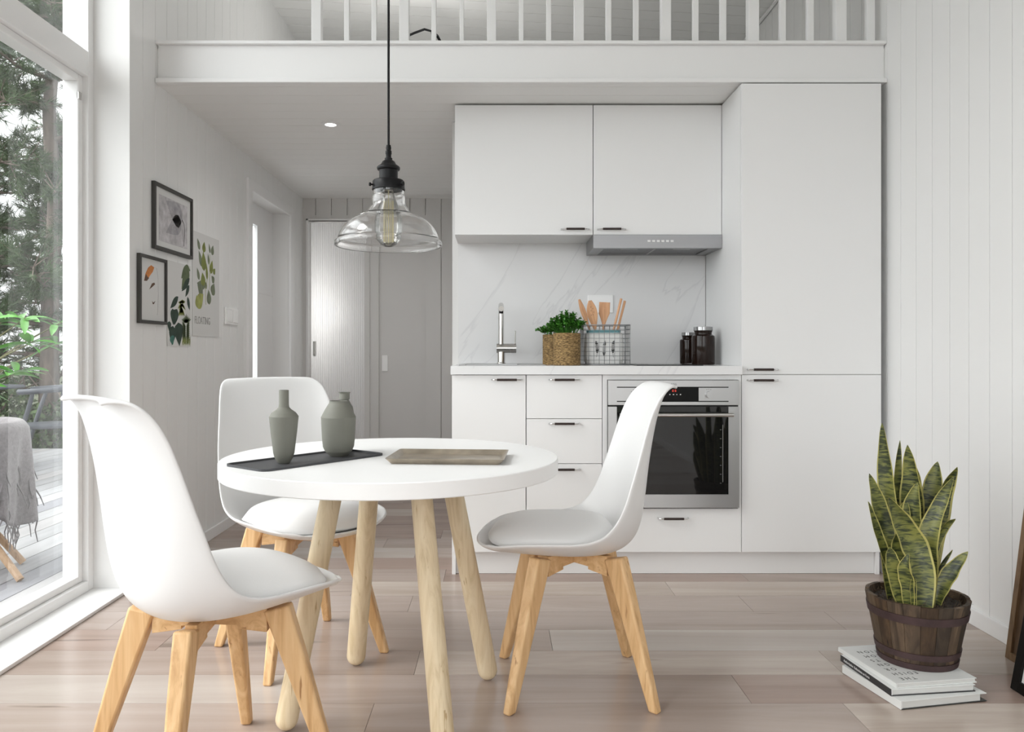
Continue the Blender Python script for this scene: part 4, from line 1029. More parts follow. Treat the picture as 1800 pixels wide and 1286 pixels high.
for i in range(330):
    a = random.uniform(0, 2*PI); q = math.sqrt(random.random())*(rt0-.018)
    b = Vector((TX+q*math.cos(a), TY+q*math.sin(a), TZ+th0-.018)); h_ = random.uniform(.006,.030)
    d = Vector((random.uniform(-1,1), random.uniform(-1,1), random.uniform(.15,1.2))).normalized()*h_
    tube(bm, [b, b+d*.5+Vector((0,0,.003)), b+d], [.0008,.0006,.0003], 3)
o = mk('dry_grass', bm, M_straw, parent=sp, ang=180); o['kind'] = 'stuff'
zs = TZ+th0-.022
def zq(x, y): return (1500+x/3.782, 740+y/3.782)
def snake_leaf(tip, base, W, dy_t, dy_b, wide=.42, lean=0, twist=0, mid=None, roll=0.0, fold=.35, par=sp):
    tx, ty = zq(*tip); bxp, _ = zq(*base)
    Yt, Yb = TY+dy_t, TY+dy_b
    T_ = P(tx, ty, Yt); B_ = Vector(((bxp-875)/1390*Yb, Yb, zs))
    pts = [B_]
    if mid:
        for m_ in mid[::-1]:
            mx, my = zq(*m_[:2]); pts.append(P(mx, my, TY + m_[2]))
    pts.append(T_); cv = smooth_pts(pts, max(4, 22//(len(pts)-1))) if len(pts) > 2 else [B_.lerp(T_, i/20) + Vector((0, -.012*math.sin(PI*i/20), 0)) for i in range(21)]
    n = len(cv); s = 1390/((Yt+Yb)/2)*3.782; Wm = W/s
    view = Vector((-.48, -1, .25)).normalized(); top_, rows = [], []
    cols = [-1, -.90, -.86, -.5, 0, .5, .86, .90, 1]
    fr_, bk_ = [], []
    for i, c in enumerate(cv):
        t = i/(n-1); d = (cv[min(i+1,n-1)]-cv[max(i-1,0)]).normalized()
        side = d.cross(view).normalized(); a = roll + twist*t
        side = Matrix.Rotation(a, 3, d) @ side; nr = side.cross(d).normalized()
        # width: broadest at 'wide', drawn to a point at the tip
        if t < wide: w = .60 + .40*math.sin(PI/2*t/wide)
        else:
            q = (t-wide)/(1-wide); w = max(0.0, 1-q**1.75)**.95
        w = max(w*Wm/2, .0006)
        wob = 1+.05*math.sin(t*23+W)
        fr_.append([c + side*(w*wob*k) + nr*(abs(k)**2*fold*w) for k in cols])
        bk_.append([c + side*(w*wob*k) + nr*(abs(k)**2*fold*w - .0018*(1-.6*abs(k))) for k in cols])
    bm = new()
    F = grid(bm, fr_); Bk = grid(bm, [r for r in bk_])
    nc = len(cols)
    for i in range(len(F)-1):
        for j in (0, nc-1):
            bm.faces.new((F[i][j], F[i+1][j], Bk[i+1][j], Bk[i][j]))
    for i in (0, len(F)-1):
        for j in range(nc-1): bm.faces.new((F[i][j], F[i][j+1], Bk[i][j+1], Bk[i][j]))
    xs = {}
    for r in F + Bk:
        for j, v in enumerate(r): xs[v] = j
    for f in bm.faces:
        js = [xs[v] for v in f.verts]
        if max(js) <= 2 or min(js) >= nc-3: f.material_index = 1
    return mk('leaf', bm, [M_snake, M_margin], parent=par, ang=60)
SLV = [
 ((190,12),(285,0),118,.045,.020,.40,[(212,330,.050),(250,760,.035)]),
 ((310,128),(330,0),84,.060,.035,.40,[(292,420,.06),(318,760,.05)]),
 ((360,157),(385,0),150,.030,.020,.42,[(385,420,.035),(400,760,.03)]),
 ((402,275),(395,0),110,.075,.045,.42,[(405,560,.07)]),
 ((560,268),(450,0),135,.070,.045,.48,[(530,440,.07),(490,760,.055)]),
 ((692,305),(470,0),105,.055,.035,.45,[(600,470,.055),(520,800,.04)]),
 ((668,368),(500,0),122,-.050,-.060,.42,[(590,520,-.03),(505,740,-.035),(500,980,-.05)]),
 ((232,506),(470,0),165,-.085,-.085,.46,[(300,640,-.06),(385,800,-.055),(452,980,-.07)]),
 ((426,408),(400,0),130,-.005,-.01,.40,[(392,560,.0),(392,800,.0)]),
 ((106,348),(262,0),112,.015,.0,.42,[(165,540,.015),(222,800,.01)]),
 ((100,534),(285,0),58,.0,-.02,.5,[(148,720,-.01),(212,920,-.02)]),
 ((240,834),(330,0),98,-.075,-.065,.40,[(262,960,-.07)]),
 ((370,876),(372,0),88,-.095,-.08,.45,[(338,975,-.09),(360,1080,-.085)]),
 ((404,1032),(402,0),40,-.100,-.09,.40,[(396,1090,-.095)]),
 ((762,866),(540,0),96,-.055,-.055,.55,[(660,985,-.05),(585,1110,-.05)]),
 ((680,650),(520,0),42,.02,.01,.6,[(610,700,.02),(545,850,.015)]),
 ((660,856),(520,0),34,-.02,-.02,.6,[(590,945,-.02),(545,1060,-.02)]),
 ((330,700),(350,0),120,-.03,-.03,.45,[(310,860,-.03)]),
 ((350,520),(345,0),120,.01,.0,.45,[(330,760,.01)]),
]
for i, (tip, base, W_, dt, db, wd, mid) in enumerate(SLV):
    roll = {5: .9, 10: 1.0, 15: .9, 16: 1.0, 1: .5}.get(i, (.25 if i % 2 else -.2))
    snake_leaf(tip, base, W_*(1.7 if abs(roll) > .8 else 1.05), dt, db, wd, 0, 0, mid, roll)

# ================================================================== FRAMES LEANING ON THE EAST WALL
def leaning(name, label, Xb, Yf, Yn, ht, dx, prof, m, inner, dep):
    """lower edge at X=Xb running from Yf (far) towards Yn (near); leaning dx out over height ht"""
    up = Vector((dx, 0, ht)).normalized(); al = Vector((0,-1,0)); nr = al.cross(up).normalized()
    if nr.x > 0: nr = -nr
    M = axes((Xb, Yf, .0015), al, up, nr); W = Yf-Yn; Hh = math.hypot(dx, ht)
    t = thing(name, label, 'picture frame', (Xb, (Yf+Yn)/2, 0))
    bm = new(); d0, d1 = -dep, 0
    for a in ((0, prof, 0, Hh), (W-prof, W, 0, Hh), (prof, W-prof, 0, prof), (prof, W-prof, Hh-prof, Hh)): bx(bm, a[0], a[1], a[2], a[3], d0, d1, M=M)
    bmesh.ops.remove_doubles(bm, verts=bm.verts[:], dist=1e-6)
    mk('frame', bm, m, parent=t, smooth=False, bev=.0015)
    bm = new(); bx(bm, prof, W-prof, prof, Hh-prof, -dep*.75, -dep*.45, M=M); mk('picture', bm, inner, parent=t, smooth=False)
    return t
M_wdpic = wood('dark_wood_panel', (.06,.03,.015), (.11,.065,.035), (.16,.10,.06), 'Z', 1.2, .5, grain=24)
leaning('leaning_frame', 'brown wooden frame leaning on the wall behind the black frame', 1.597, 2.490, 1.90, .55, .0700, .022, M_picwood, M_wdpic, .020)
leaning('leaning_frame', 'black picture frame with white mount leaning in front of the wooden frame', 1.465, 2.262, 1.50, .86, .160, .030, M_picblack, M_mat, .018)

# ================================================================== PICTURES ON THE WEST WALL
def yl(px): return 1.48*1390/(875-px)
def wallpic(name, label, y0, y1, z0, z1, framemat, fw, mount, dep=.016):
    cat = 'picture'
    t = thing(name, label, cat, (XL+.001, (y0+y1)/2, z0))
    x0 = XL+.0008
    if framemat:
        bm = new()
        for a in ((y0, y0+fw, z0, z1), (y1-fw, y1, z0, z1), (y0+fw, y1-fw, z0, z0+fw), (y0+fw, y1-fw, z1-fw, z1)): bx(bm, x0, x0+dep, *a)
        bmesh.ops.remove_doubles(bm, verts=bm.verts[:], dist=1e-6); mk('frame', bm, framemat, parent=t, smooth=False, bev=.0008)
        bm = new(); bx(bm, x0, x0+.007, y0+fw, y1-fw, z0+fw, z1-fw); s = mk('mount', bm, mount, parent=t, smooth=False); return t, x0+.0072, s
    bm = new(); bx(bm, x0, x0+.003, y0, y1, z0, z1); s = mk('paper', bm, mount, parent=t, smooth=False); return t, x0+.0032, s
def flat(bm, x, pts, mi=0, th=.0004):
    extrude_poly(bm, [Vector((x, a, b)) for a, b in pts], Vector((th, 0, 0)), mi)
def leafpts(c, d, L, W, n=8, pw=.8, heart=0):
    d = Vector(d).normalized(); s = Vector((-d.y, d.x)); out = []
    for sg in (1, -1):
        rg = range(n+1) if sg > 0 else range(n-1, 0, -1)
        for i in rg:
            t = i/n; w = W/2*math.sin(PI*t**pw)
            p = Vector(c) + d*(L*t - (heart*abs(math.sin(PI*t))*(1-t)*L*.25)) + s*(w*sg); out.append((p.x, p.y))
    return out
def inkm(n, c): return mat(n, c, .7, bump=.01, bscale=80, var=.25, vscale=25)
I_dk, I_g1, I_g2, I_g3, I_g4 = inkm('deep_green_ink', (.03,.055,.04)), inkm('olive_ink', (.20,.23,.06)), inkm('moss_ink', (.11,.145,.075)), inkm('sage_ink', (.17,.20,.13)), inkm('lime_ink', (.34,.36,.11))
I_or, I_br, I_tl, I_gy, I_lg = inkm('orange_ink', (.55,.20,.05)), inkm('umber_ink', (.13,.075,.05)), inkm('teal_green_ink', (.05,.16,.13)), inkm('grey_ink', (.20,.195,.20)), inkm('pale_grey_print', (.50,.485,.50))
# 1 seed head
t, x, s = wallpic('framed_picture', 'square framed grey botanical print of a dried seed head, above the others', yl(265.7), yl(333.5), 1.405, 1.693, M_picgrey, .015, M_mat)
ya, yb = yl(276), yl(326); bm = new(); bx(bm, x, x+.0006, ya, yb, 1.447, 1.648); ph = mk('photograph', bm, I_lg, parent=t, smooth=False)
hub = (ya + (yb-ya)*.80, 1.575)
bm = new(); random.seed(3)
tube(bm, [Vector((x+.001, a, b)) for a, b in [(hub[0], hub[1]), (hub[0]+.022, 1.560), (hub[0]+.030, 1.53), (hub[0]+.020, 1.455)]], .0017, 5)
for i in range(17):
    a = PI + (i-8)/8*1.1; L_ = random.uniform(.10,.185)*(1-.25*abs(a-PI)); c2 = (hub[0]+L_*math.cos(a), hub[1]-L_*math.sin(a)*.62)
    m_ = ((hub[0]*.5+c2[0]*.5), (hub[1]*.5+c2[1]*.5)+.006*math.sin(i)); tube(bm, [Vector((x+.001, hub[0]+.012*math.cos(a), hub[1]-.0075*math.sin(a))), Vector((x+.001, *m_)), Vector((x+.001, *c2))], .00024, 3)
    for w_ in (-.4, .4): 
        e = (m_[0]+ .4*L_*math.cos(a+w_), m_[1]-.4*L_*math.sin(a+w_)*.62); tube(bm, [Vector((x+.001, *m_)), Vector((x+.001, *e))], .00025, 3)
mk('seed_head', bm, I_gy, parent=t, ang=180)
bm = new(); I_pg = inkm('mid_grey_print', (.36,.35,.37))
for c_, d_, L_, W_ in (((hub[0],hub[1]-.005), (-1,.35), .19, .11), ((hub[0]-.01,hub[1]-.01), (-1,-.45), .18, .09)): flat(bm, x+.0006, leafpts(c_, d_, L_, W_, 10, .55))
mk('petal_tone', bm, I_pg, parent=t, smooth=False)
# 2 feathers
t, x, s = wallpic('framed_picture', 'small framed print of an orange feather and two tiny ones', yl(239.8), yl(288), 1.081, 1.367, M_picgrey, .013, M_mat)
def q2(a, b): # pixel in the 711x1286 crop of (235,430)-(340,620)
    px, py = 235+a/6.771, 430+b/6.771; Y = yl(px); return (Y, H-(py-618)/1390*Y)
bm = new()
fp = [(100,428),(118,340),(150,270),(185,243),(222,270),(205,320),(165,375),(135,430)]; flat(bm, x, [q2(*p) for p in fp]); mk('feather_print', bm, I_or, parent=t, smooth=False)
bm = new(); flat(bm, x+.0004, [q2(*p) for p in [(100,428),(122,345),(140,380),(160,395),(132,430)]]); flat(bm, x, [q2(*p) for p in [(163,530),(195,460),(222,450),(232,470),(195,505)]]); flat(bm, x, [q2(*p) for p in [(196,668),(210,690),(235,668),(218,706),(204,706)]])
mk('small_feathers', bm, I_br, parent=t, smooth=False)
bm = new(); tube(bm, [Vector((x+.0004, *q2(*p))) for p in [(222,270),(250,280),(268,400),(270,600),(262,800),(255,838)]], .0006, 3); mk('thread_line', bm, I_lg, parent=t)
# 3 dark jungle leaves
t, x, s = wallpic('botanical_print', 'unframed print of dark green jungle leaves climbing one side', yl(293.2), yl(333.9), .987, 1.373, None, 0, M_mat)
def L3(bm, a0, b0, a1, b1, W, hz=0, pw=.8, heart=0):
    p0, p1 = Vector(q2(a0, b0)), Vector(q2(a1, b1)); L_ = (p1-p0).length; flat(bm, x+hz, leafpts(p0, p1-p0, L_, W, 8, pw, heart))
bm = new()
L3(bm, 520,618,425,755,.035); L3(bm, 480,770,465,955,.075,0,.6); L3(bm, 452,760,458,950,.05,.0003,.6); L3(bm, 505,765,475,955,.05,.0005,.6); L3(bm, 520,925,535,1205,.10,.0001,.6); L3(bm, 455,965,445,1195,.075,.0002,.6); L3(bm, 415,910,410,1025,.04,0,.6)
L3(bm, 655,400,560,555,.035,.0002); L3(bm, 650,480,605,620,.03,.0003); L3(bm, 630,620,655,780,.03,.0002)
mk('dark_leaves', bm, I_dk, parent=t, smooth=False)
bm = new(); random.seed(9)
L3(bm, 640,255,555,400,.05,.0001); L3(bm, 650,300,560,530,.07,.0000); L3(bm, 600,250,662,310,.03,.0003)
for k in range(9): L3(bm, 610,930, 560+k*14, 820+abs(k-4)*16, .012,.0003)
for k in range(10): L3(bm, 615,1180-k*22, 655, 1120-k*24, .014,.0001); L3(bm, 610,1180-k*22, 565,1110-k*22,.014,.0001)
mk('mid_leaves', bm, I_g2, parent=t, smooth=False)
bm = new()
for k in range(8): L3(bm, 560,700, 515+k*13, 760+24*math.sin(k), .014,.0004); L3(bm, 560,690, 520+k*12, 650+9*abs(k-4), .012,.0004); L3(bm, 555,740, 520+k*11, 850, .012,.0004)
for k in range(6): L3(bm, 570+k*17,1200, 580+k*16,1090, .012,.0002)
mk('olive_leaves', bm, I_g1, parent=t, smooth=False)
bm = new(); L3(bm, 440,1080,455,1190,.05,.0006,.6); mk('teal_leaf', bm, I_tl, parent=t, smooth=False)
# 4 rounded leaves and lettering
t, x, s = wallpic('botanical_print', 'tall unframed print of pale green rounded leaves with grey lettering below', yl(337), yl(384), 1.040, 1.551, None, 0, M_mat)
def q4(a, b):
    px, py = 330+a/6.43, 400+b/6.43; Y = yl(px); return (Y, H-(py-618)/1390*Y)
def L4(bm, a0, b0, a1, b1, W, hz=0, pw=.7):
    p0, p1 = Vector(q4(a0, b0)), Vector(q4(a1, b1)); flat(bm, x+hz, leafpts(p0, p1-p0, (p1-p0).length, W*.0019, 8, pw))
bm = new()
for a in ((128,250,98,118,17),(190,660,95,625,24),(150,440,115,255,20),(245,290,230,180,12),(230,420,220,290,13),(265,310,278,200,22),(122,590,95,450,17),(290,620,260,545,20),(205,690,180,600,16)): L4(bm, *a)
for a in ((160,750,100,640,28),(235,870,225,700,32),(265,760,290,630,34)): L4(bm, *a, .0002)
mk('sage_leaves', bm, I_g3, parent=t, smooth=False)
bm = new()
for a in ((170,280,178,160,24),(175,490,165,270,34),(250,520,268,370,24),(170,660,155,505,32),(210,590,200,400,16),(280,520,300,465,18)): L4(bm, *a, .0004)
mk('olive_leaves', bm, I_g1, parent=t, smooth=False)
bm = new(); L4(bm, 90,895,165,750,40,.0006,.8); L4(bm, 100,900,90,760,24,.0003); tube(bm, [Vector((x+.0004, *q4(*p))) for p in [(195,870),(190,700),(215,560)]], .001, 3); tube(bm, [Vector((x+.0004, *q4(*p))) for p in [(235,700),(240,300)]], .001, 3)
mk('lime_leaves', bm, I_g4, parent=t, smooth=False)
p0, p1 = q4(68, 1085), q4(310, 1105)
bm = text_bm('FLOATING', .052, .0005, axes((x+.0003, p0[0], p0[1]+.002), (0,1,0), (0,0,1), (1,0,0)), align='LEFT', sx=.83); mk('lettering', bm, inkm('soft_grey_ink', (.33,.33,.32)), parent=t, smooth=False)
# light switch
t = thing('light_switch', 'white double light switch on the panelled wall near the entrance door', 'switch', (XL+.001, 4.37, 1.11))
bm = new(); bx(bm, XL+.0008, XL+.009, 4.281, 4.485, 1.112, 1.204); mk('plate', bm, M_switch, parent=t, smooth=False, bev=.002)
for a, b in ((4.296, 4.375), (4.390, 4.470)):
    bm = new(); bx(bm, XL+.0092, XL+.0135, a, b, 1.124, 1.192)
    mk('rocker', bm, M_switch, parent=t, smooth=False, bev=.002)

# ================================================================== OUTSIDE
bm = new(); bx(bm, -60, 40, -40, 60, -.60, -.50); struct('ground', bm, M_ground, smooth=False)
dtones = [(1,1,1),(.92,.92,.93),(.84,.84,.86),(1,.99,.98),(.95,.95,.95)]
struct('terrace_deck', board_floor(-3.0, 8.1, -5.4, -1.75, -.028, -1.83, .142, 2.6, {}, dtones, along='Y', th=.026, gap=.006), M_deck, smooth=False)
bm = new(); bx(bm, -5.4, -1.80, -3.0, 8.1, -.50, -.056); struct('deck_substructure', bm, M_ground, smooth=False)

# dark outdoor armchairs with a hoop back
def armchair(label, x, y, deg):
    t = thing('outdoor_armchair', label, 'armchair', (0,0,0), 'dark outdoor armchairs on the deck')
    hoop = [Vector((.27*math.cos(a)*1.0 - .02, .29*math.sin(a), .70 + .018*math.cos(a)*-1)) for a in [math.radians(d) for d in range(50, 311, 13)]]
    bm = new(); rr_ = []
    tube(bm, smooth_pts(hoop, 2), .021, 12); mk('arm_hoop', bm, M_dkplastic, parent=t)
    bm = new(); lathe(bm, [(0,.405),(.215,.405),(.235,.415),(.235,.427),(.225,.432),(0,.424)], (0,0,0), 40); mk('seat', bm, M_dkplastic, parent=t, ang=50)
    for sx, sy in ((1,1),(1,-1),(-1,1),(-1,-1)):
        bm = new(); c1_ = Vector((sx*.13, sy*.20, .41)); tp2 = Vector((sx*.10-.05, sy*.275, .69)) 
        tube(bm, [tp2, c1_*.5+tp2*.5, Vector((sx*.25, sy*.24, 0))], [.014,.017,.013], 10); mk('leg', bm, M_dkplastic, parent=t)
    bm = new(); tube(bm, [(-.235,0,.70),(-.22,0,.56),(-.17,0,.43)], [.05,.04,.03], 12); mk('back_splat', bm, M_dkplastic, parent=t)
    t.location = (x, y, -.027); t.rotation_euler = (0,0,math.radians(deg)); return t
armchair('dark grey hoop backed armchair at the far side of the deck', -3.50, 6.15, 200)
armchair('dark grey hoop backed armchair closer to the house, partly behind the grey throw', -4.02, 5.45, 150)
ot = thing('outdoor_table', 'dark slim outdoor table edge between the hoop backed armchairs on the deck', 'table', (-4.45, 6.6, -.027))
bm = new(); lathe(bm, [(0,.655),(.43,.655),(.44,.665),(.43,.675),(0,.675)], (-4.45, 6.6, 0), 48); mk('tabletop', bm, M_dkplastic, parent=ot)
for a in (45,135,225,315):
    a = math.radians(a); bm = new(); tube(bm, [(-4.45+.12*math.cos(a), 6.6+.12*math.sin(a), .656), (-4.45+.34*math.cos(a), 6.6+.34*math.sin(a), -.026)], .017, 10); mk('leg', bm, M_dkplastic, parent=ot)
# rattan chair with a throw
rc = thing('rattan_chair', 'low rattan cane chair on the deck right outside the glass', 'chair', (-2.42, 3.50, -.027))
CX, CY = -2.46, 3.52
def can(nm, pts, r=.016): bm = new(); tube(bm, pts, r, 10); return mk(nm, bm, M_rattan, parent=rc)
f1, f2 = (-2.055, 3.405, -.02), (-2.215, 3.69, -.02)
can('leg', [(CX+.10, CY-.02, .34), (CX+.22, CY-.07, .18), f1]); can('leg', [(CX+.02, CY+.06, .34), (CX+.10, CY+.12, .18), f2])
can('leg', [(CX-.10, CY-.10, .34), (CX-.22, CY-.16, .18), (-2.70, 3.30, -.02)]); can('leg', [(CX-.12, CY+.06, .34), (CX-.2, CY+.14, .18), (-2.72, 3.75, -.02)])
can('stretcher', [(CX+.245, CY-.075, .135), (CX+.135, CY+.125, .135)], .011); can('stretcher', [(CX+.24, CY-.075, .12), (CX-.24, CY-.17, .12)], .011)
can('foot_rail', [(CX+.12, CY+.13, .12), (CX-.22, CY+.15, .12)], .011)
bm = new(); lathe(bm, [(0,.32),(.25,.32),(.28,.335),(.28,.355),(.25,.37),(0,.36)], (CX, CY, 0), 40); mk('seat', bm, M_rattan, parent=rc)
hp = [Vector((CX+.29*math.cos(a), CY+.27*math.sin(a), .60+.02*math.sin(a))) for a in [math.radians(d) for d in range(-35, 216, 14)]]
can('back_hoop', smooth_pts(hp, 2), .017)
for d in range(-30, 211, 20):
    a = math.radians(d); can('spindle', [(CX+.265*math.cos(a), CY+.255*math.sin(a), .35), (CX+.29*math.cos(a), CY+.27*math.sin(a), .60)], .008)
# throw draped over the side of the chair
bm = new(); random.seed(4); rows = []; fr_ends = []
def thr(u, v):
    # u along the arm, v across: from inside the chair over the arm and down outside
    a = math.radians(-105 + 178*u)
    cxh, cyh = CX+.29*math.cos(a), CY+.27*math.sin(a); nx_, ny_ = math.cos(a), math.sin(a)
    fold = .030*math.sin(u*27+v*1.6) + .012*math.sin(u*61+2+v*3)
    if v < .25: q = v/.25; out_ = -.060 + .034*q; z = .44 + q*.18
    elif v < .40: q = (v-.25)/.15; out_ = -.026 + .062*q; z = .62 + .030*math.sin(q*PI) - .01*q
    else: q = (v-.40)/.60; out_ = .036 + .010*q + fold*q**.7; z = .61 - (.30 + .13*abs(math.sin(u*6.2+.9)))*q
    return Vector((cxh + nx_*out_, cyh + ny_*out_, z + .004))
for i in range(41): rows.append([thr(j/50, i/40) for j in range(51)])
grid(bm, rows); th = mk('wool_throw', bm, M_throw, sol=.006, soff=0, ang=180, loc=(-2.1, 3.5, .3))
tag(th, 'crumpled grey wool throw with long fringe hanging over the rattan chair', 'throw')
bm = new()
for j in range(200):
    u = random.random() if j > 60 else 1-.12*random.random(); v = 1 if j <= 100 else random.uniform(.55, 1)
    if j <= 60: v = random.uniform(.42, 1)
    p = thr(u, v); L_ = random.uniform(.06, .11); s1 = Vector((random.uniform(-.5,.5), random.uniform(-.5,.5), -1))*L_*.5; s2 = Vector((random.uniform(-.35,.35), random.uniform(-.35,.35), -1))*L_*.5
    tube(bm, [p, p+s1, p+s1+s2], [.0035,.003,.002], 4)
fr = mk('fringe', bm, M_throw, ang=180, loc=(-2.1, 3.5, .3)); fr.parent = th; fr.location = (0,0,0); fr['kind'] = 'stuff'

# broad leaved plant close to the window
gp = thing('potted_shrub', 'glossy bright green broad leaved shrub in a pot outside the glass', 'shrub', (-3.25, 4.25, -.027))
bm = new(); lathe(bm, [(0,-.026),(.17,-.026),(.21,.30),(.225,.31),(.225,.34),(.20,.34),(.19,.30),(0,.30)], (-3.25, 4.25, 0), 40); mk('pot', bm, M_spine, parent=gp)
random.seed(12); bs = new(); nodes = []
ends = [(P(45,558,4.25),0),(P(58,600,4.2),0),(P(33,655,4.15),0),(P(108,566,4.3),0),(P(112,600,4.3),0),(P(10,560,4.3),0),(P(-60,520,4.3),1),(P(-90,600,4.2),1),(P(-130,480,4.4),1),(P(-40,680,4.1),1),(P(-160,560,4.2),1)]
for e, _ in ends:
    b = Vector((-3.25, 4.25, .28)); m_ = b.lerp(e, .55)+Vector((0, 0, .12)); pts = smooth_pts([b, m_, e], 6); tube(bs, pts, [.009-.006*i/(len(pts)-1) for i in range(len(pts))], 6); nodes.append((e, (pts[-1]-pts[-3]).normalized()))
mk('stems', bs, M_stem, parent=gp)
bm = new()
def blade_leaf(bm, base, d, L_, W_):
    n = 9; d = d.normalized(); up = Vector((0,0,1)); side = d.cross(up).normalized(); nr = side.cross(d); rows = []
    tilt = random.uniform(-.6,.6)
    side = Matrix.Rotation(tilt, 3, d) @ side; nr = side.cross(d)
    for i in range(n+1):
        t = i/n; w = W_/2*math.sin(PI*(t*.95+.03))**.75; c = base + d*L_*t - Vector((0,0,1))*(L_*.30*t*t)
        rows.append([c-side*w+nr*w*.30, c-side*w*.5+nr*w*.10, c, c+side*w*.5+nr*w*.10, c+side*w+nr*w*.30])
    grid(bm, rows)
for e, dd in nodes:
    for k in range(8):
        a = 2*PI*k/8+random.uniform(-.3,.3); d = Vector((math.cos(a), .6*math.sin(a), random.uniform(-.35,.45))) + dd*.3
        blade_leaf(bm, e - dd*random.uniform(0,.05), d, random.uniform(.13,.19), random.uniform(.035,.05))
mk('leaves', bm, M_broad, parent=gp, ang=180)

# pines: trunk, boughs and needle tufts
def np_mesh(name, V, F, m, parent=None):
    me = bpy.data.meshes.new(name); off = ROOTLOC[parent.name] if parent else Vector()
    V = V - np.array(off)[None, :]
    me.vertices.add(len(V)); me.vertices.foreach_set('co', V.astype(np.float32).ravel())
    me.loops.add(F.size); me.loops.foreach_set('vertex_index', F.astype(np.int32).ravel())
    me.polygons.add(len(F)); me.polygons.foreach_set('loop_start', np.arange(0, F.size, F.shape[1], dtype=np.int32))
    me.update(calc_edges=True); me.validate(); me.materials.append(m)
    o = bpy.data.objects.new(name, me); COL.objects.link(o); o.parent = parent; return o
RN = np.random.default_rng(7)
def pine(label, x, y, hgt, r0, nb, zlow, reach, tufts, lean=(0,0), seed=1):
    R = random.Random(seed); t = thing('pine_tree', label, 'tree', (x, y, -.5), 'pine trees beyond the terrace')
    bm = new(); pts = [Vector((x+lean[0]*k/8+R.uniform(-.05,.05), y+lean[1]*k/8+R.uniform(-.05,.05), -.5+hgt*k/8)) for k in range(9)]
    sp_ = smooth_pts(pts, 3); n = len(sp_); tube(bm, sp_, [r0*(1-.8*i/(n-1)) for i in range(n)], 14); mk('trunk', bm, M_bark, parent=t)
    bm = new(); twigs = []
    for i in range(nb):
        z = zlow + (hgt-.7-zlow)*(i+R.random())/nb; k = min(n-1, int((z+.5)/hgt*(n-1))); b = sp_[k]
        a = R.uniform(0, 2*PI); L_ = reach*R.uniform(.6,1)*(1-.45*z/hgt); d = Vector((math.cos(a), math.sin(a), R.uniform(-.15,.35)))
        pp = [b, b+d*L_*.5+Vector((0,0,R.uniform(-.1,.1))), b+d*L_+Vector((0,0,R.uniform(-.25,.15)))]
        bp_ = smooth_pts(pp, 5); tube(bm, bp_, [.030-.024*j/(len(bp_)-1) for j in range(len(bp_))], 6)
        for j in range(2, len(bp_)):
            for m_ in range(3):
                dd = Vector((R.uniform(-1,1), R.uniform(-1,1), R.uniform(-.3,.8))).normalized()*R.uniform(.15,.45); e = bp_[j]+dd
                tube(bm, [bp_[j], e], [.007,.003], 4); twigs.append((bp_[j], e))
    mk('boughs', bm, M_bark, parent=t)
    V, F = [], []
    cs, ds = [], []
    for _ in range(tufts):
        a, b = R.choice(twigs); q = R.random(); c = a.lerp(b, .35+.65*q) + Vector((R.gauss(0,.03), R.gauss(0,.03), R.gauss(0,.03))); cs.append(c[:]); ds.append((b-a).normalized()[:])
    cs = np.array(cs); ds = np.array(ds); nn = 16
    d = RN.normal(size=(tufts, nn, 3)); d /= np.linalg.norm(d, axis=2, keepdims=True); d = d*.8 + ds[:, None, :]*.9; d /= np.linalg.norm(d, axis=2, keepdims=True)
    L_ = RN.uniform(.07, .15, size=(tufts, nn, 1)); sd = np.cross(d, RN.normal(size=(tufts, nn, 3))); sd /= np.linalg.norm(sd, axis=2, keepdims=True)
    b0 = cs[:, None, :] + ds[:, None, :]*RN.uniform(-.05,.05,size=(tufts,nn,1)); w = .0050
    V = np.stack([b0 - sd*w, b0 + sd*w, b0 + d*L_], axis=2).reshape(-1, 3); F = np.arange(len(V)).reshape(-1, 3)
    np_mesh('needles', V, F, M_pine, t); return t
pine('tall pine whose bare trunk stands close behind the window post', -5.20, 9.1, 8.5, .115, 46, .9, 2.1, 7000, (.15,.1), 1)
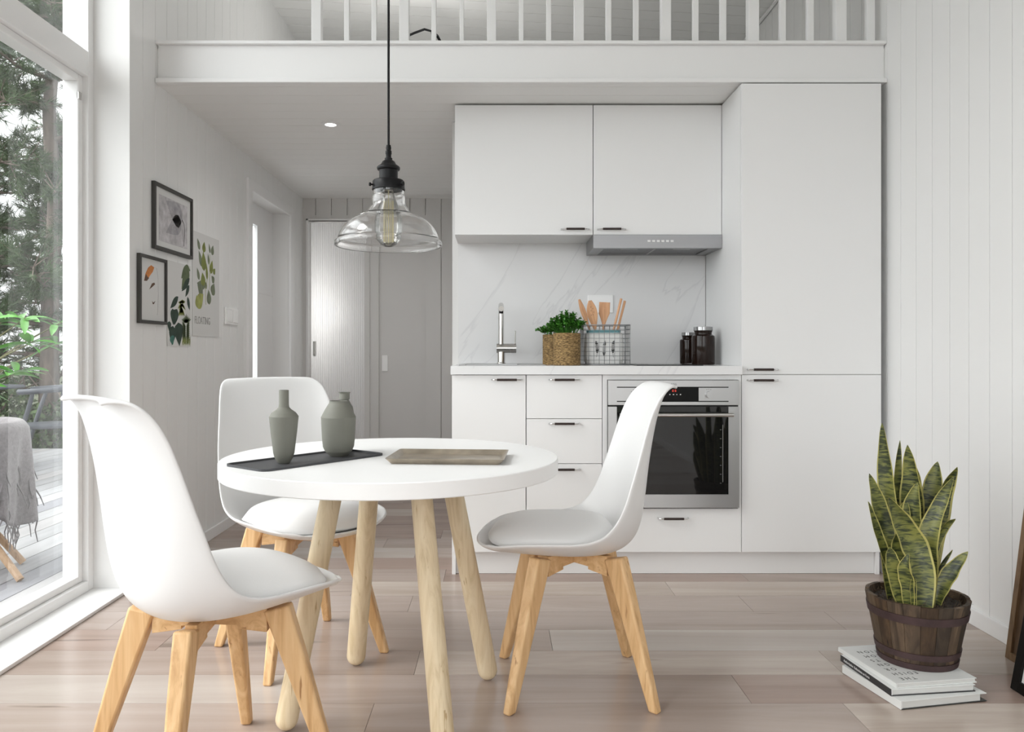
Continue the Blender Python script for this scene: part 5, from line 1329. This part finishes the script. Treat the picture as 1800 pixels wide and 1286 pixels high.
pine('dense pine with low boughs filling the glass beside the trunk', -6.9, 9.6, 8.0, .14, 44, .3, 2.2, 6000, (-.2,.1), 2)
pine('farther pine showing between the two nearer ones', -6.3, 12.5, 9.5, .15, 40, .8, 2.4, 4200, (.1,.1), 3)
pine('pine standing out in front of the terrace, seen through the near glass', -8.6, 6.5, 8.5, .15, 40, .5, 2.4, 3600, (.1,-.1), 4)
def leaf_cloud(x0, x1, y0, y1, z0, z1, n, s0, s1, shell=True):
    c = np.stack([RN.uniform(x0,x1,n), RN.uniform(y0,y1,n), RN.uniform(z0,z1,n)], 1)
    c[:, 2] = z0 + (z1-z0)*RN.random(n)**.8*(.78+.22*np.sin(c[:,0]*3.1+c[:,1]*2.3))
    d = RN.normal(size=(n,3)); d /= np.linalg.norm(d,axis=1,keepdims=True); e = np.cross(d, RN.normal(size=(n,3))); e /= np.linalg.norm(e,axis=1,keepdims=True)
    L_ = RN.uniform(s0, s1, (n,1)); V = np.stack([c, c+d*L_*.5+e*L_*.3, c+d*L_, c+d*L_*.5-e*L_*.3], 1).reshape(-1,3); return V, np.arange(len(V)).reshape(-1,4)
for i, (lb, a) in enumerate((('low leafy dark hedge along the far edge of the terrace', (-8.2,-2.2,8.2,9.3,-.5,1.05)), ('low leafy hedge running along the outer side of the terrace', (-6.8,-5.5,-1.5,8.2,-.5,.95)))):
    hg = thing('hedge', lb, 'hedge', ((a[0]+a[1])/2, (a[2]+a[3])/2, -.5), 'terrace hedges')
    V, F = leaf_cloud(*a, 22000, .04, .085); np_mesh('foliage', V, F, M_hedge, hg)
    bm = new(); R = random.Random(i)
    for k in range(26):
        x_, y_ = R.uniform(a[0]+.1,a[1]-.1), R.uniform(a[2]+.1,a[3]-.1)
        tube(bm, [(x_,y_,-.5),(x_+R.uniform(-.1,.1),y_+R.uniform(-.1,.1),.2),(x_+R.uniform(-.3,.3),y_+R.uniform(-.3,.3),.8)], [.02,.015,.006], 6)
    mk('branches', bm, M_bark, parent=hg)
